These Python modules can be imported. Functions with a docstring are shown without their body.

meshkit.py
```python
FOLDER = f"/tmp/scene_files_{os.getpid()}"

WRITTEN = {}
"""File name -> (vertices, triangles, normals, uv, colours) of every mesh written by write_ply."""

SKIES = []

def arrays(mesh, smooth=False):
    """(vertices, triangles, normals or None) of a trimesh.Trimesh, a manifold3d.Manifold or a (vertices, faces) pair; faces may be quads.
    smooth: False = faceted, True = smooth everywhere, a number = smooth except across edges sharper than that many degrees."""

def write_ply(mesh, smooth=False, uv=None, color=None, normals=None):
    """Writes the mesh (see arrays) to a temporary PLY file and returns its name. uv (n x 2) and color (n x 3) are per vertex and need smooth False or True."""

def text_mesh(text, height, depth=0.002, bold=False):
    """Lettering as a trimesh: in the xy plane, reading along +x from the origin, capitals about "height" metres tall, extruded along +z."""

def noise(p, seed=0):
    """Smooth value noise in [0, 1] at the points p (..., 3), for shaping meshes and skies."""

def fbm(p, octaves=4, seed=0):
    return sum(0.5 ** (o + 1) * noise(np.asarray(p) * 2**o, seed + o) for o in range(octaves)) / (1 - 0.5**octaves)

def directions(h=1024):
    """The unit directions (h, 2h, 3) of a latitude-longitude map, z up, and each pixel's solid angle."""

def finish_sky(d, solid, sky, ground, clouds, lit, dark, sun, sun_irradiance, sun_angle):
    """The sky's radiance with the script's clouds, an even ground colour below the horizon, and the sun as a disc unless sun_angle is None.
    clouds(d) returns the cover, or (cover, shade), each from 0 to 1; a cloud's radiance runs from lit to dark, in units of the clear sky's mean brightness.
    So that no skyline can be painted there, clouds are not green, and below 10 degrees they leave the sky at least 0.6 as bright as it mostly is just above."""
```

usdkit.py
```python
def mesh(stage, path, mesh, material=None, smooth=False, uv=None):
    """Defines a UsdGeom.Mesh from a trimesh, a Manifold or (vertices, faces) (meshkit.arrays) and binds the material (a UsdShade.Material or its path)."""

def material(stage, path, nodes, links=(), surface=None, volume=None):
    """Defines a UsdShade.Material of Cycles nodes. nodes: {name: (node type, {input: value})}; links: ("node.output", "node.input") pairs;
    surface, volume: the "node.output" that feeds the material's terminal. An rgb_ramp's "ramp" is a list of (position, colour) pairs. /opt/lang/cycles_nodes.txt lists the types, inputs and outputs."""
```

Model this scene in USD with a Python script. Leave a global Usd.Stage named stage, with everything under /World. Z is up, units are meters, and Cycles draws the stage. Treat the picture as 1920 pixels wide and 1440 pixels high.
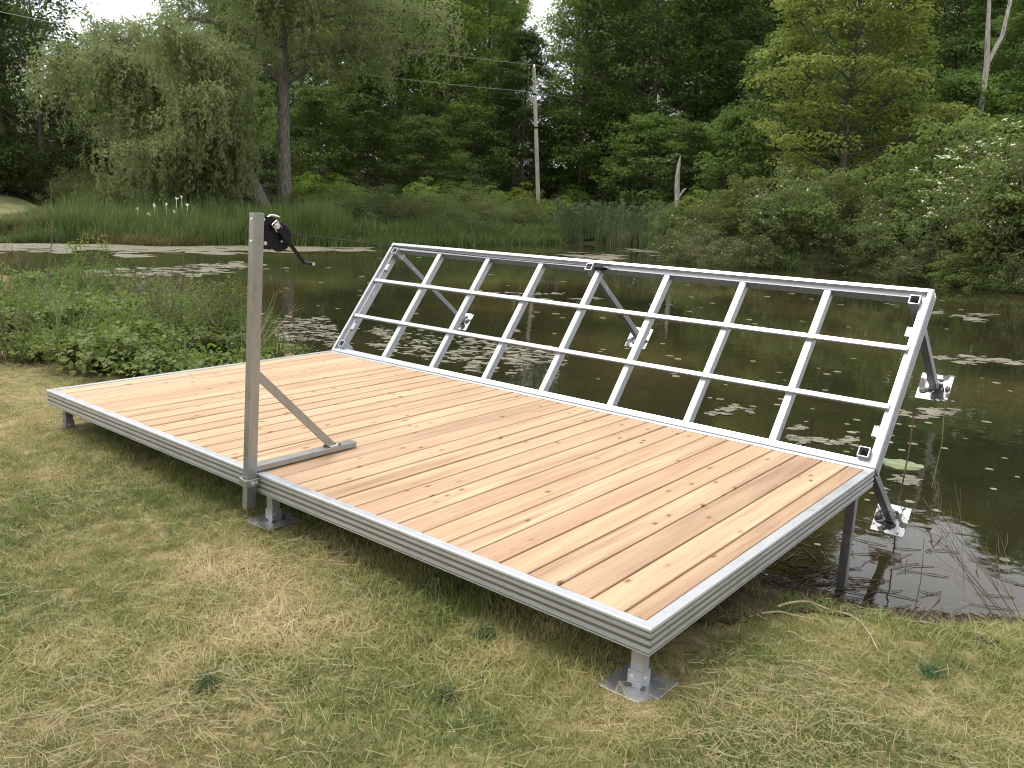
import math
import numpy as np
import shapely
import trimesh
import usdkit
import meshkit
from pxr import Gf, Sdf, Usd, UsdGeom, UsdLux, UsdShade, Vt

stage = Usd.Stage.CreateInMemory()
UsdGeom.SetStageUpAxis(stage, UsdGeom.Tokens.z)
UsdGeom.SetStageMetersPerUnit(stage, 1.0)
world = UsdGeom.Xform.Define(stage, '/World')
stage.SetDefaultPrim(world.GetPrim())
UsdGeom.Scope.Define(stage, '/World/Looks')

# ------------------------------------------------------------ camera, sky, sun
cam = UsdGeom.Camera.Define(stage, '/World/camera')
RIGHT, DOWN, FWD = (0.76943239, 0.637678, 0.03661363), (0.16351042, -0.14123337, -0.97637978), (-0.61744484, 0.75724494, -0.21293653)
EYE = (6.12197807, -2.32160862, 1.39974686)
cam.AddTransformOp().Set(Gf.Matrix4d(*RIGHT, 0, *[-d for d in DOWN], 0, *[-d for d in FWD], 0, *EYE, 1))
cam.CreateHorizontalApertureAttr(36.0)
cam.CreateVerticalApertureAttr(27.0)
cam.CreateFocalLengthAttr(29.164)
cam.CreateClippingRangeAttr(Gf.Vec2f(0.05, 2000.0))
cam.CreateExposureAttr(1.40)

SUN = np.array([-0.36, -0.10, 0.93]); SUN /= np.linalg.norm(SUN)
dome = UsdLux.DomeLight.Define(stage, '/World/sky')
sky_mat = usdkit.material(stage, '/World/Looks/sky', {
    'tc': ('texture_coordinate', {}),
    'map': ('mapping', {'scale': (1.0, 1.0, 2.2)}),
    'sky': ('sky_texture', {'sky_type': 'single_scattering', 'sun_disc': False, 'sun_elevation': float(math.asin(SUN[2])), 'sun_rotation': float(math.atan2(SUN[0], SUN[1]))}),
    'n': ('noise_texture', {'scale': 2.2, 'detail': 5.0, 'roughness': 0.55}),
    'cov': ('rgb_ramp', {'ramp': [(0.3, (0.80,) * 3), (0.7, (0.97,) * 3)]}),
    'cl': ('rgb_ramp', {'ramp': [(0.25, (0.82, 0.86, 0.92)), (0.6, (1.0, 1.0, 1.0)), (0.8, (0.90, 0.92, 0.95))]}),
    'gain': ('mix', {'mix_type': 'multiply', 'fac': 1.0, 'color2': (8.0, 8.0, 8.0)}),
    'mix': ('mix', {'mix_type': 'mix'}),
    'bg': ('background_shader', {'strength': 0.10}),
}, [('tc.generated', 'map.vector'), ('map.vector', 'n.vector'), ('n.fac', 'cov.fac'), ('n.fac', 'cl.fac'), ('cl.color', 'gain.color1'),
    ('cov.color', 'mix.fac'), ('sky.color', 'mix.color1'), ('gain.color', 'mix.color2'), ('mix.color', 'bg.color')], surface='bg.background')
UsdShade.MaterialBindingAPI.Apply(dome.GetPrim()).Bind(sky_mat)
dome.GetPrim().SetCustomDataByKey('kind', 'structure')

sun = UsdLux.DistantLight.Define(stage, '/World/sun')
sun.CreateIntensityAttr(0.36)
sun.CreateAngleAttr(26.0)
sun.CreateColorAttr(Gf.Vec3f(1.0, 0.95, 0.87))
sun.GetPrim().CreateAttribute('inputs:normalize', Sdf.ValueTypeNames.Bool).Set(True)
_z = Gf.Vec3d(*map(float, SUN))
sun.AddTransformOp().Set(Gf.Matrix4d().SetRotate(Gf.Rotation(Gf.Vec3d(0, 0, 1), _z)))

# ------------------------------------------------------------ helpers
used = {}


def numbered(path):
    k = used.get(path, -1) + 1
    used[path] = k
    return path if k == 0 else '%s_%03d' % (path, k)


def tag(prim, label=None, category=None, group=None, kind=None):
    for k, v in (('label', label), ('category', category), ('group', group), ('kind', kind)):
        if v:
            prim.SetCustomDataByKey(k, v)
    return prim


def matrix(loc=(0, 0, 0), rz=0.0, s=1.0, rx=0.0, ry=0.0):
    sc = (s, s, s) if np.ndim(s) == 0 else s
    m = Gf.Matrix4d().SetScale(Gf.Vec3d(*map(float, sc)))
    m = m * Gf.Matrix4d().SetRotate(Gf.Rotation(Gf.Vec3d(1, 0, 0), math.degrees(rx)))
    m = m * Gf.Matrix4d().SetRotate(Gf.Rotation(Gf.Vec3d(0, 1, 0), math.degrees(ry)))
    m = m * Gf.Matrix4d().SetRotate(Gf.Rotation(Gf.Vec3d(0, 0, 1), math.degrees(rz)))
    return m * Gf.Matrix4d().SetTranslate(Gf.Vec3d(*map(float, loc)))


def thing(name, label, category, m=None, group=None, kind=None):
    x = UsdGeom.Xform.Define(stage, numbered('/World/' + name))
    x.AddTransformOp().Set(m if m is not None else Gf.Matrix4d(1.0))
    return tag(x.GetPrim(), label, category, group, kind)


def obj(name, mesh, mat, parent=None, smooth=False, uv=None):
    base = str(parent.GetPath()) if parent is not None else '/World'
    if isinstance(mesh, MB):
        mesh = mesh.get()
    return usdkit.mesh(stage, numbered(base + '/' + name), mesh, mat, smooth=smooth, uv=uv).GetPrim()


def dup(src, m, label=None, group=None):
    x = UsdGeom.Xform.Define(stage, numbered(str(src.GetPath()).rstrip('0123456789').rstrip('_')))
    x.GetPrim().GetReferences().AddInternalReference(src.GetPath())
    ops = x.GetOrderedXformOps()
    (ops[0] if ops else x.AddTransformOp()).Set(m)
    x.GetPrim().SetInstanceable(True)
    return tag(x.GetPrim(), label, None, group)


def instancer(name, protos, pos, quats, scales, idx, mat, label, category, kind='stuff'):
    pi = UsdGeom.PointInstancer.Define(stage, numbered('/World/' + name))
    paths = []
    for k, p in enumerate(protos):
        pth = '%s/%s_%03d' % (pi.GetPath(), 'clump', k) if k else '%s/clump' % pi.GetPath()
        usdkit.mesh(stage, pth, p, mat[k] if isinstance(mat, list) else mat)
        paths.append(Sdf.Path(pth))
    pi.CreatePrototypesRel().SetTargets(paths)
    pi.CreatePositionsAttr(Vt.Vec3fArray.FromNumpy(np.asarray(pos, np.float32)))
    pi.CreateScalesAttr(Vt.Vec3fArray.FromNumpy(np.asarray(scales, np.float32)))
    pi.CreateOrientationsAttr(Vt.QuathArray([Gf.Quath(float(q[0]), float(q[1]), float(q[2]), float(q[3])) for q in quats]))
    pi.CreateProtoIndicesAttr(Vt.IntArray.FromNumpy(np.asarray(idx, np.int32)))
    return tag(pi.GetPrim(), label, category, None, kind)


def quats_z(rng, n, tilt=0.12):
    a = rng.uniform(0, 2 * np.pi, n)
    tx, ty = rng.normal(0, tilt, n) / 2, rng.normal(0, tilt, n) / 2
    q = np.stack([np.cos(a / 2), tx * np.cos(a / 2) + ty * np.sin(a / 2), ty * np.cos(a / 2) - tx * np.sin(a / 2), np.sin(a / 2)], 1)
    return q / np.linalg.norm(q, axis=1, keepdims=True)


class MB:
    """Collects triangles for one mesh."""

    def __init__(self):
        self.v, self.f, self.n = [], [], 0

    def add(self, v, f):
        v = np.asarray(v, float)
        f = np.asarray(f, int)
        if f.shape[1] == 4:
            f = np.vstack([f[:, [0, 1, 2]], f[:, [0, 2, 3]]])
        self.v.append(v)
        self.f.append(f + self.n)
        self.n += len(v)
        return self

    def tm(self, m):
        return self.add(m.vertices, m.faces)

    def get(self):
        return np.vstack(self.v), np.vstack(self.f)


def rbox(x0, x1, y0, y1, z0, z1, c=0.003):
    """A box with chamfered edges."""
    pts = []
    lo, hi = np.array([x0, y0, z0], float), np.array([x1, y1, z1], float)
    for a in range(3):
        for sx in (0, 1):
            for sy in (0, 1):
                for sz in (0, 1):
                    p = np.where([sx, sy, sz], hi, lo)
                    q = np.where([sx, sy, sz], hi - c, lo + c)
                    q[a] = p[a]
                    pts.append(q)
    return trimesh.convex.convex_hull(np.array(pts))


def tube(pts, rad, n=6, cap=True):
    pts = np.asarray(pts, float)
    rad = np.broadcast_to(rad, len(pts))
    t = np.gradient(pts, axis=0)
    t /= np.linalg.norm(t, axis=1, keepdims=True) + 1e-12
    ref = np.array([1.0, 0, 0]) if abs(t[:, 0]).mean() < 0.8 else np.array([0, 1.0, 0])
    u = np.cross(t, ref)
    u /= np.linalg.norm(u, axis=1, keepdims=True) + 1e-12
    w = np.cross(t, u)
    a = np.linspace(0, 2 * np.pi, n, endpoint=False)
    v = (pts[:, None] + rad[:, None, None] * (np.cos(a)[None, :, None] * u[:, None] + np.sin(a)[None, :, None] * w[:, None])).reshape(-1, 3)
    k, j = np.meshgrid(np.arange(len(pts) - 1), np.arange(n), indexing='ij')
    k, j = k.ravel(), j.ravel()
    f = np.stack([k * n + j, k * n + (j + 1) % n, (k + 1) * n + (j + 1) % n, (k + 1) * n + j], 1)
    f = np.vstack([f[:, [0, 1, 2]], f[:, [0, 2, 3]]])
    if cap:
        m = len(pts) - 1
        v = np.vstack([v, pts[0], pts[-1]])
        b = len(v) - 2
        jj = np.arange(n)
        f = np.vstack([f, np.stack([np.full(n, b), (jj + 1) % n, jj], 1), np.stack([np.full(n, b + 1), m * n + jj, m * n + (jj + 1) % n], 1)])
    return v, f


def hollow(w, d, t, z0, z1):
    """Square tube, open at both ends, centred on the z axis."""
    from shapely.geometry import box as sbox
    o = sbox(-w / 2, -d / 2, w / 2, d / 2).buffer(-0.004).buffer(0.004, quad_segs=3)
    i = sbox(-w / 2 + t, -d / 2 + t, w / 2 - t, d / 2 - t)
    m = trimesh.creation.extrude_polygon(o.difference(i), z1 - z0, engine='earcut')
    m.apply_translation([0, 0, z0])
    return m


def cyl(p0, p1, r, n=12):
    return tube([p0, p1], r, n)


def bolt(mb, p, axis, r=0.006, h=0.006):
    p, axis = np.asarray(p, float), np.asarray(axis, float)
    mb.add(*tube([p - axis * 0.001, p + axis * h], [r, r * 0.92], 6))
    mb.add(*tube([p - axis * 0.001, p + axis * 0.0015], r * 1.6, 12))


def bolts(name, parent, items, mat_=None):
    """Each bolt a part of its own: (place, axis, radius, height)."""
    for p, axis_, r, h in items:
        b = MB()
        bolt(b, p, axis_, r, h)
        obj(name, b, mat_ or ZINC, parent)


def leaves(c, n, d, length, width, fold=0.25):
    """Diamond-shaped folded leaves: centres c, normals n, pointing along d."""
    n = n / (np.linalg.norm(n, axis=1, keepdims=True) + 1e-9)
    d = d - n * (d * n).sum(1, keepdims=True)
    d /= np.linalg.norm(d, axis=1, keepdims=True) + 1e-9
    s = np.cross(n, d)
    L, Wd = np.asarray(length).reshape(-1, 1), np.asarray(width).reshape(-1, 1)
    a = c - d * L * 0.5
    b = c + d * L * 0.5 - n * L * 0.12
    l = c + s * Wd * 0.5 + n * Wd * fold - d * L * 0.06
    r = c - s * Wd * 0.5 + n * Wd * fold - d * L * 0.06
    m = len(c)
    v = np.stack([a, r, b, l], 1).reshape(-1, 3)
    i = np.arange(m)[:, None] * 4
    f = np.vstack([i + np.array([0, 1, 2]), i + np.array([0, 2, 3])])
    return v, f


def blades(rng, n, rad, h, w, lean, seg=3, flat=False):
    """n grass blades rooted within rad, about h high."""
    r, a = rad * np.sqrt(rng.uniform(0, 1, n)), rng.uniform(0, 2 * np.pi, n)
    root = np.stack([r * np.cos(a), r * np.sin(a), np.full(n, -0.004)], 1)
    hh = h * rng.uniform(0.55, 1.2, n)
    ww = w * rng.uniform(0.7, 1.3, n)
    az = rng.uniform(0, 2 * np.pi, n)
    out = np.stack([np.cos(az), np.sin(az), np.zeros(n)], 1)
    ln = np.abs(rng.normal(0, lean, n)) + 0.05
    yaw = az + np.pi / 2 + rng.normal(0, 0.6, n)
    side = np.stack([np.cos(yaw), np.sin(yaw), np.zeros(n)], 1)
    rows = []
    for k in range(seg + 1):
        t = k / seg
        c = root + np.array([0, 0, 1.0]) * (hh * (t - 0.35 * np.minimum(ln, 1.4) * t * t))[:, None] + out * (hh * ln * t ** 1.7)[:, None]
        wk = (ww * (1 - t) ** 0.7 * 0.5)[:, None]
        if k < seg:
            rows += [c - side * wk, c + side * wk]
        else:
            rows += [c]
    m = 2 * seg + 1
    v = np.stack(rows, 1).reshape(-1, 3)
    i = np.arange(n)[:, None] * m
    fs = []
    for k in range(seg - 1):
        fs += [i + np.array([2 * k, 2 * k + 1, 2 * k + 3]), i + np.array([2 * k, 2 * k + 3, 2 * k + 2])]
    fs.append(i + np.array([2 * seg - 2, 2 * seg - 1, 2 * seg]))
    return v, np.vstack(fs)


# ------------------------------------------------------------ materials
def mat(name, nodes, links, surface='p.BSDF'):
    return usdkit.material(stage, '/World/Looks/' + name, nodes, links, surface=surface)


def metal(name, base, rough, metallic=0.85, mottle=0.12, streak=(6, 6, 6)):
    d = tuple(c * (1 - mottle) for c in base)
    return mat(name, {
        'g': ('geometry', {}), 'm': ('mapping', {'scale': streak}),
        'n': ('noise_texture', {'scale': 3.0, 'detail': 6.0, 'roughness': 0.65}),
        'n2': ('noise_texture', {'scale': 90.0, 'detail': 3.0}),
        'r': ('rgb_ramp', {'ramp': [(0.3, d), (0.65, base)]}),
        'rr': ('map_range', {'from_min': 0.3, 'from_max': 0.7, 'to_min': rough - 0.07, 'to_max': rough + 0.1}),
        'b': ('bump', {'strength': 0.04, 'distance': 0.0006}),
        'p': ('principled_bsdf', {'metallic': metallic})},
        [('g.position', 'm.vector'), ('m.vector', 'n.vector'), ('g.position', 'n2.vector'), ('n.fac', 'r.fac'), ('r.color', 'p.base_color'),
         ('n.fac', 'rr.value'), ('rr.result', 'p.roughness'), ('n2.fac', 'b.height'), ('b.normal', 'p.normal')])


ALU = metal('mill_aluminium', (0.42, 0.43, 0.445), 0.42, 0.88, 0.10)
ALU_RIM = metal('rim_aluminium', (0.46, 0.465, 0.47), 0.36, 0.78, 0.06, (2.5, 2.5, 2.5))
GALV = metal('galvanised_steel', (0.31, 0.32, 0.315), 0.36, 0.92, 0.10, (4, 4, 1.5))
DARKTUBE = metal('dull_leg_aluminium', (0.27, 0.27, 0.27), 0.42, 0.9, 0.25)
STRIP = metal('rim_groove_strip', (0.15, 0.135, 0.103), 0.5, 0.5, 0.08, (2, 2, 2))
ZINC = metal('zinc_bolt', (0.72, 0.72, 0.70), 0.3, 0.95)
BLACK = mat('black_powder_coat', {'p': ('principled_bsdf', {'base_color': (0.003, 0.003, 0.0033), 'roughness': 0.4, 'specular_ior_level': 0.2})}, [])
SOCKET = mat('socket_plug', {'p': ('principled_bsdf', {'base_color': (0.01, 0.01, 0.012), 'roughness': 0.8})}, [])  # near-black stand-in for the shade inside the open leg sockets
WELD = metal('weld_bead', (0.10, 0.095, 0.09), 0.5, 0.6, 0.4, (40, 40, 40))
MUDPLATE = mat('muddy_plate', {
    'tc': ('texture_coordinate', {}), 'oi': ('object_info', {}),
    'off': ('mix', {'mix_type': 'add', 'fac': 1.0}), 'sc': ('mix', {'mix_type': 'multiply', 'fac': 1.0, 'color2': (9.0, 9.0, 9.0)}),
    'cc': ('combine_xyz', {}),
    'n': ('noise_texture', {'scale': 11.0, 'detail': 5.0, 'roughness': 0.6}),
    'r': ('rgb_ramp', {'ramp': [(0.53, (0.58, 0.58, 0.58)), (0.56, (0.04, 0.038, 0.034))]}),
    'rm': ('rgb_ramp', {'ramp': [(0.53, (0.2,) * 3), (0.56, (0.0,) * 3)]}),
    'p': ('principled_bsdf', {'roughness': 0.5})},
    [('oi.random', 'cc.x'), ('oi.random', 'cc.y'), ('cc.vector', 'sc.color1'), ('tc.object', 'off.color1'), ('sc.color', 'off.color2'), ('off.color', 'n.vector'), ('n.fac', 'r.fac'), ('n.fac', 'rm.fac'),
     ('r.color', 'p.base_color'), ('rm.color', 'p.metallic')])


def wood(name, dark, mid, light, seed, sap=0.5):
    return mat(name, {
        'g': ('geometry', {}), 'oi': ('object_info', {}), 'off': ('combine_xyz', {}), 'mul': ('math', {'math_type': 'multiply', 'value2': 41.0}),
        'addv': ('mix', {'mix_type': 'add', 'fac': 1.0}),
        'm1': ('mapping', {'location': (seed * 3.7, seed * 1.3, 0), 'scale': (16.0, 0.9, 16.0)}),
        'm2': ('mapping', {'location': (seed * 5.1, seed, 0), 'scale': (90.0, 2.2, 90.0)}),
        'm3': ('mapping', {'location': (seed, seed * 2.2, 0), 'scale': (2.0, 1.0, 2.0)}),
        'm4': ('mapping', {'location': (seed * 2.9, seed * 0.7, 0), 'scale': (10.0, 5.6, 0.02)}),
        'n1': ('noise_texture', {'scale': 1.0, 'detail': 4.0, 'roughness': 0.55, 'distortion': 0.6}),
        'n2': ('noise_texture', {'scale': 1.0, 'detail': 3.0, 'roughness': 0.6}),
        'n3': ('noise_texture', {'scale': 1.0, 'detail': 1.0}),
        'v': ('voronoi_texture', {'scale': 1.0, 'randomness': 1.0}),
        'nk': ('noise_texture', {'scale': 60.0, 'detail': 2.0}),
        'kd': ('math', {'math_type': 'multiply_add', 'value2': 0.09}),
        'r1': ('rgb_ramp', {'ramp': [(0.3, dark), (0.47, mid), (0.66, light)]}),
        'r2': ('rgb_ramp', {'ramp': [(0.35, (0.80, 0.76, 0.73)), (0.6, (1.0, 1.0, 1.0))]}),
        'r3': ('rgb_ramp', {'ramp': [(0.35, (0.95, 0.93, 0.91)), (0.65, (1.04, 1.03, 1.02))]}),
        'rk': ('rgb_ramp', {'ramp': [(0.10, (0.20, 0.11, 0.065)), (0.125, (0.46, 0.31, 0.20)), (0.155, (0.78, 0.68, 0.56)), (0.24, (1.0, 1.0, 1.0))]}),
        'x1': ('mix', {'mix_type': 'multiply', 'fac': 0.75}), 'x2': ('mix', {'mix_type': 'multiply', 'fac': 0.9}), 'x3': ('mix', {'mix_type': 'multiply', 'fac': 0.85}),
        'b': ('bump', {'strength': 0.25, 'distance': 0.002}),
        'p': ('principled_bsdf', {'roughness': 0.58, 'specular_ior_level': 0.35})},
        [('oi.random', 'mul.value1'), ('mul.value', 'off.x'), ('mul.value', 'off.y'), ('g.position', 'addv.color1'), ('off.vector', 'addv.color2'),
         ('addv.color', 'm1.vector'), ('addv.color', 'm2.vector'), ('addv.color', 'm3.vector'), ('addv.color', 'm4.vector'),
         ('m1.vector', 'n1.vector'), ('m2.vector', 'n2.vector'), ('m3.vector', 'n3.vector'), ('m4.vector', 'v.vector'), ('g.position', 'nk.vector'),
         ('nk.fac', 'kd.value1'), ('v.distance', 'kd.value3'), ('kd.value', 'rk.fac'),
         ('n1.fac', 'r1.fac'), ('n2.fac', 'r2.fac'), ('n3.fac', 'r3.fac'), ('r1.color', 'x1.color1'), ('r2.color', 'x1.color2'),
         ('x1.color', 'x2.color1'), ('r3.color', 'x2.color2'), ('x2.color', 'x3.color1'), ('rk.color', 'x3.color2'), ('x3.color', 'p.base_color'),
         ('n2.fac', 'b.height'), ('b.normal', 'p.normal')])


WOODS = [wood('cedar_pale', (0.333, 0.222, 0.133), (0.404, 0.282, 0.175), (0.444, 0.325, 0.209), 1.0),
         wood('cedar_pink', (0.313, 0.196, 0.124), (0.374, 0.244, 0.156), (0.409, 0.282, 0.186), 2.0),
         wood('cedar_honey', (0.318, 0.202, 0.115), (0.382, 0.256, 0.152), (0.429, 0.306, 0.192), 3.0),
         wood('cedar_streaked', (0.242, 0.148, 0.086), (0.366, 0.242, 0.149), (0.444, 0.328, 0.214), 4.0),
         wood('cedar_brown', (0.253, 0.158, 0.096), (0.315, 0.205, 0.128), (0.369, 0.255, 0.164), 5.0)]


def leaf(name, a, b, c, trans=0.5, spec=0.25, rough=0.5, vary=0.45):
    """Leaf colour by leaf and by plant; part of the light passes through."""
    a, b, c = (tuple(1.5 * k for k in q) for q in (a, b, c))
    return mat(name, {
        'g': ('geometry', {}), 'oi': ('object_info', {}),
        'n': ('noise_texture', {'scale': 0.55, 'detail': 2.0}),
        'mx': ('math', {'math_type': 'multiply_add', 'value2': 0.55}), 'hn': ('math', {'math_type': 'multiply', 'value2': 0.5}),
        'r': ('rgb_ramp', {'ramp': [(0.12, a), (0.5, b), (0.88, c)]}),
        'h': ('hsv', {'saturation': 1.0}),
        'hm': ('map_range', {'to_min': 0.5 - 0.02 * vary, 'to_max': 0.5 + 0.02 * vary}),
        'vm': ('map_range', {'to_min': 1 - 0.55 * vary, 'to_max': 1 + 0.55 * vary}),
        'p': ('principled_bsdf', {'roughness': rough, 'specular_ior_level': spec}),
        't': ('translucent_bsdf', {}), 'mix': ('mix_closure', {'fac': trans})},
        [('g.position', 'n.vector'), ('n.fac', 'hn.value1'), ('g.random_per_island', 'mx.value1'), ('hn.value', 'mx.value3'), ('mx.value', 'r.fac'),
         ('oi.random', 'hm.value'), ('oi.random', 'vm.value'), ('hm.result', 'h.hue'), ('vm.result', 'h.value'), ('r.color', 'h.color'),
         ('h.color', 'p.base_color'), ('h.color', 't.color'), ('p.BSDF', 'mix.closure1'), ('t.BSDF', 'mix.closure2')], surface='mix.closure')


def bark(name, a, b, scale=14.0):
    return mat(name, {
        'tc': ('texture_coordinate', {}), 'm': ('mapping', {'scale': (1.0, 1.0, 0.18)}),
        'n': ('noise_texture', {'scale': scale, 'detail': 5.0, 'roughness': 0.65}),
        'r': ('rgb_ramp', {'ramp': [(0.35, a), (0.65, b)]}), 'bm': ('bump', {'strength': 0.8, 'distance': 0.03}),
        'p': ('principled_bsdf', {'roughness': 0.9, 'specular_ior_level': 0.1})},
        [('tc.object', 'm.vector'), ('m.vector', 'n.vector'), ('n.fac', 'r.fac'), ('r.color', 'p.base_color'), ('n.fac', 'bm.height'), ('bm.normal', 'p.normal')])


GROUND = mat('soil_and_thatch', {
    'g': ('geometry', {}),
    'n1': ('noise_texture', {'scale': 0.8, 'detail': 4.0}), 'n2': ('noise_texture', {'scale': 14.0, 'detail': 6.0, 'roughness': 0.7}),
    'r1': ('rgb_ramp', {'ramp': [(0.35, (0.15, 0.115, 0.062)), (0.5, (0.21, 0.17, 0.09)), (0.65, (0.17, 0.165, 0.07))]}),
    'r2': ('rgb_ramp', {'ramp': [(0.3, (0.45, 0.45, 0.45)), (0.7, (1.35, 1.3, 1.2))]}),
    'x': ('mix', {'mix_type': 'multiply', 'fac': 1.0}), 'b': ('bump', {'strength': 0.9, 'distance': 0.03}),
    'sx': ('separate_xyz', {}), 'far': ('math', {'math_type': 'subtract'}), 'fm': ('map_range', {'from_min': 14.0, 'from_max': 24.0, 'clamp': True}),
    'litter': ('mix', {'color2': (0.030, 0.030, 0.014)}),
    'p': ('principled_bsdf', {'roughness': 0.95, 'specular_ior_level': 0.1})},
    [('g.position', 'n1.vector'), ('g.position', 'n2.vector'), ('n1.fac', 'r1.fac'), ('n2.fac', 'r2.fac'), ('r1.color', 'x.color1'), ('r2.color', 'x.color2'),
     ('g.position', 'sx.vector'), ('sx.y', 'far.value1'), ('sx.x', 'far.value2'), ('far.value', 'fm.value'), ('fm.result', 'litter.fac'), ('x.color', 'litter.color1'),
     ('litter.color', 'p.base_color'), ('n2.fac', 'b.height'), ('b.normal', 'p.normal')])

WATER = mat('pond_water', {
    'g': ('geometry', {}), 'm': ('mapping', {'scale': (1.0, 1.0, 1.0)}),
    'n': ('noise_texture', {'scale': 0.22, 'detail': 3.0}), 'w': ('noise_texture', {'scale': 3.2, 'detail': 3.0, 'roughness': 0.5}),
    'r': ('rgb_ramp', {'ramp': [(0.36, (0.006, 0.0065, 0.003)), (0.52, (0.012, 0.0105, 0.0045)), (0.68, (0.026, 0.019, 0.0075))]}),
    'b': ('bump', {'strength': 0.05, 'distance': 0.05}),
    'p': ('principled_bsdf', {'roughness': 0.015, 'ior': 1.333, 'specular_ior_level': 0.5})},
    [('g.position', 'm.vector'), ('m.vector', 'n.vector'), ('m.vector', 'w.vector'), ('n.fac', 'r.fac'), ('r.color', 'p.base_color'), ('w.fac', 'b.height'), ('b.normal', 'p.normal')])


def grass_mat(name, greens, straws, bias):
    return mat(name, {
        'g': ('geometry', {}), 'n': ('noise_texture', {'scale': 1.15, 'detail': 4.0, 'roughness': 0.6}), 'n2': ('noise_texture', {'scale': 0.45, 'detail': 1.0}),
        'av': ('mix_float', {'fac': 0.4}), 'con': ('math', {'math_type': 'multiply_add', 'value2': 1.75, 'value3': -0.375}),
        'isl': ('math', {'math_type': 'multiply_add', 'value2': 0.75, 'value3': bias - 0.375}),
        'sum': ('math', {'math_type': 'add'}),
        'r': ('rgb_ramp', {'ramp': [(0.30, greens[0]), (0.47, greens[1]), (0.56, straws[0]), (0.75, straws[1])]}),
        'p': ('principled_bsdf', {'roughness': 0.55, 'specular_ior_level': 0.25}), 't': ('translucent_bsdf', {}), 'mix': ('mix_closure', {'fac': 0.22})},
        [('g.position', 'n.vector'), ('g.position', 'n2.vector'), ('n.fac', 'av.a'), ('n2.fac', 'av.b'), ('g.random_per_island', 'isl.value1'), ('isl.value', 'sum.value1'), ('av.result', 'con.value1'), ('con.value', 'sum.value2'),
         ('sum.value', 'r.fac'), ('r.color', 'p.base_color'), ('r.color', 't.color'), ('p.BSDF', 'mix.closure1'), ('t.BSDF', 'mix.closure2')], surface='mix.closure')


MUD = mat('black_pond_mud', {'p': ('principled_bsdf', {'base_color': (0.022, 0.020, 0.017), 'roughness': 0.45})}, [])
LAWN = grass_mat('lawn_blades', [(0.135, 0.162, 0.045), (0.28, 0.262, 0.100)], [(0.45, 0.362, 0.190), (0.60, 0.50, 0.31)], 0.22)
STRAW = mat('cut_straw', {'g': ('geometry', {}), 'r': ('rgb_ramp', {'ramp': [(0.0, (0.24, 0.205, 0.105)), (0.5, (0.37, 0.325, 0.185)), (1.0, (0.50, 0.45, 0.28))]}),
                          'p': ('principled_bsdf', {'roughness': 0.6, 'specular_ior_level': 0.3})}, [('g.random_per_island', 'r.fac'), ('r.color', 'p.base_color')])
REED = grass_mat('reed_blades', [(0.095, 0.132, 0.036), (0.165, 0.200, 0.062)], [(0.28, 0.26, 0.110), (0.36, 0.31, 0.17)], 0.0)
CATTAIL = grass_mat('cattail_blades', [(0.10, 0.13, 0.055), (0.17, 0.19, 0.09)], [(0.42, 0.37, 0.26), (0.56, 0.50, 0.39)], 0.10)
DRYGRASS = grass_mat('dry_marsh_blades', [(0.16, 0.135, 0.055), (0.24, 0.19, 0.095)], [(0.32, 0.25, 0.14), (0.42, 0.34, 0.22)], 0.05)
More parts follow.
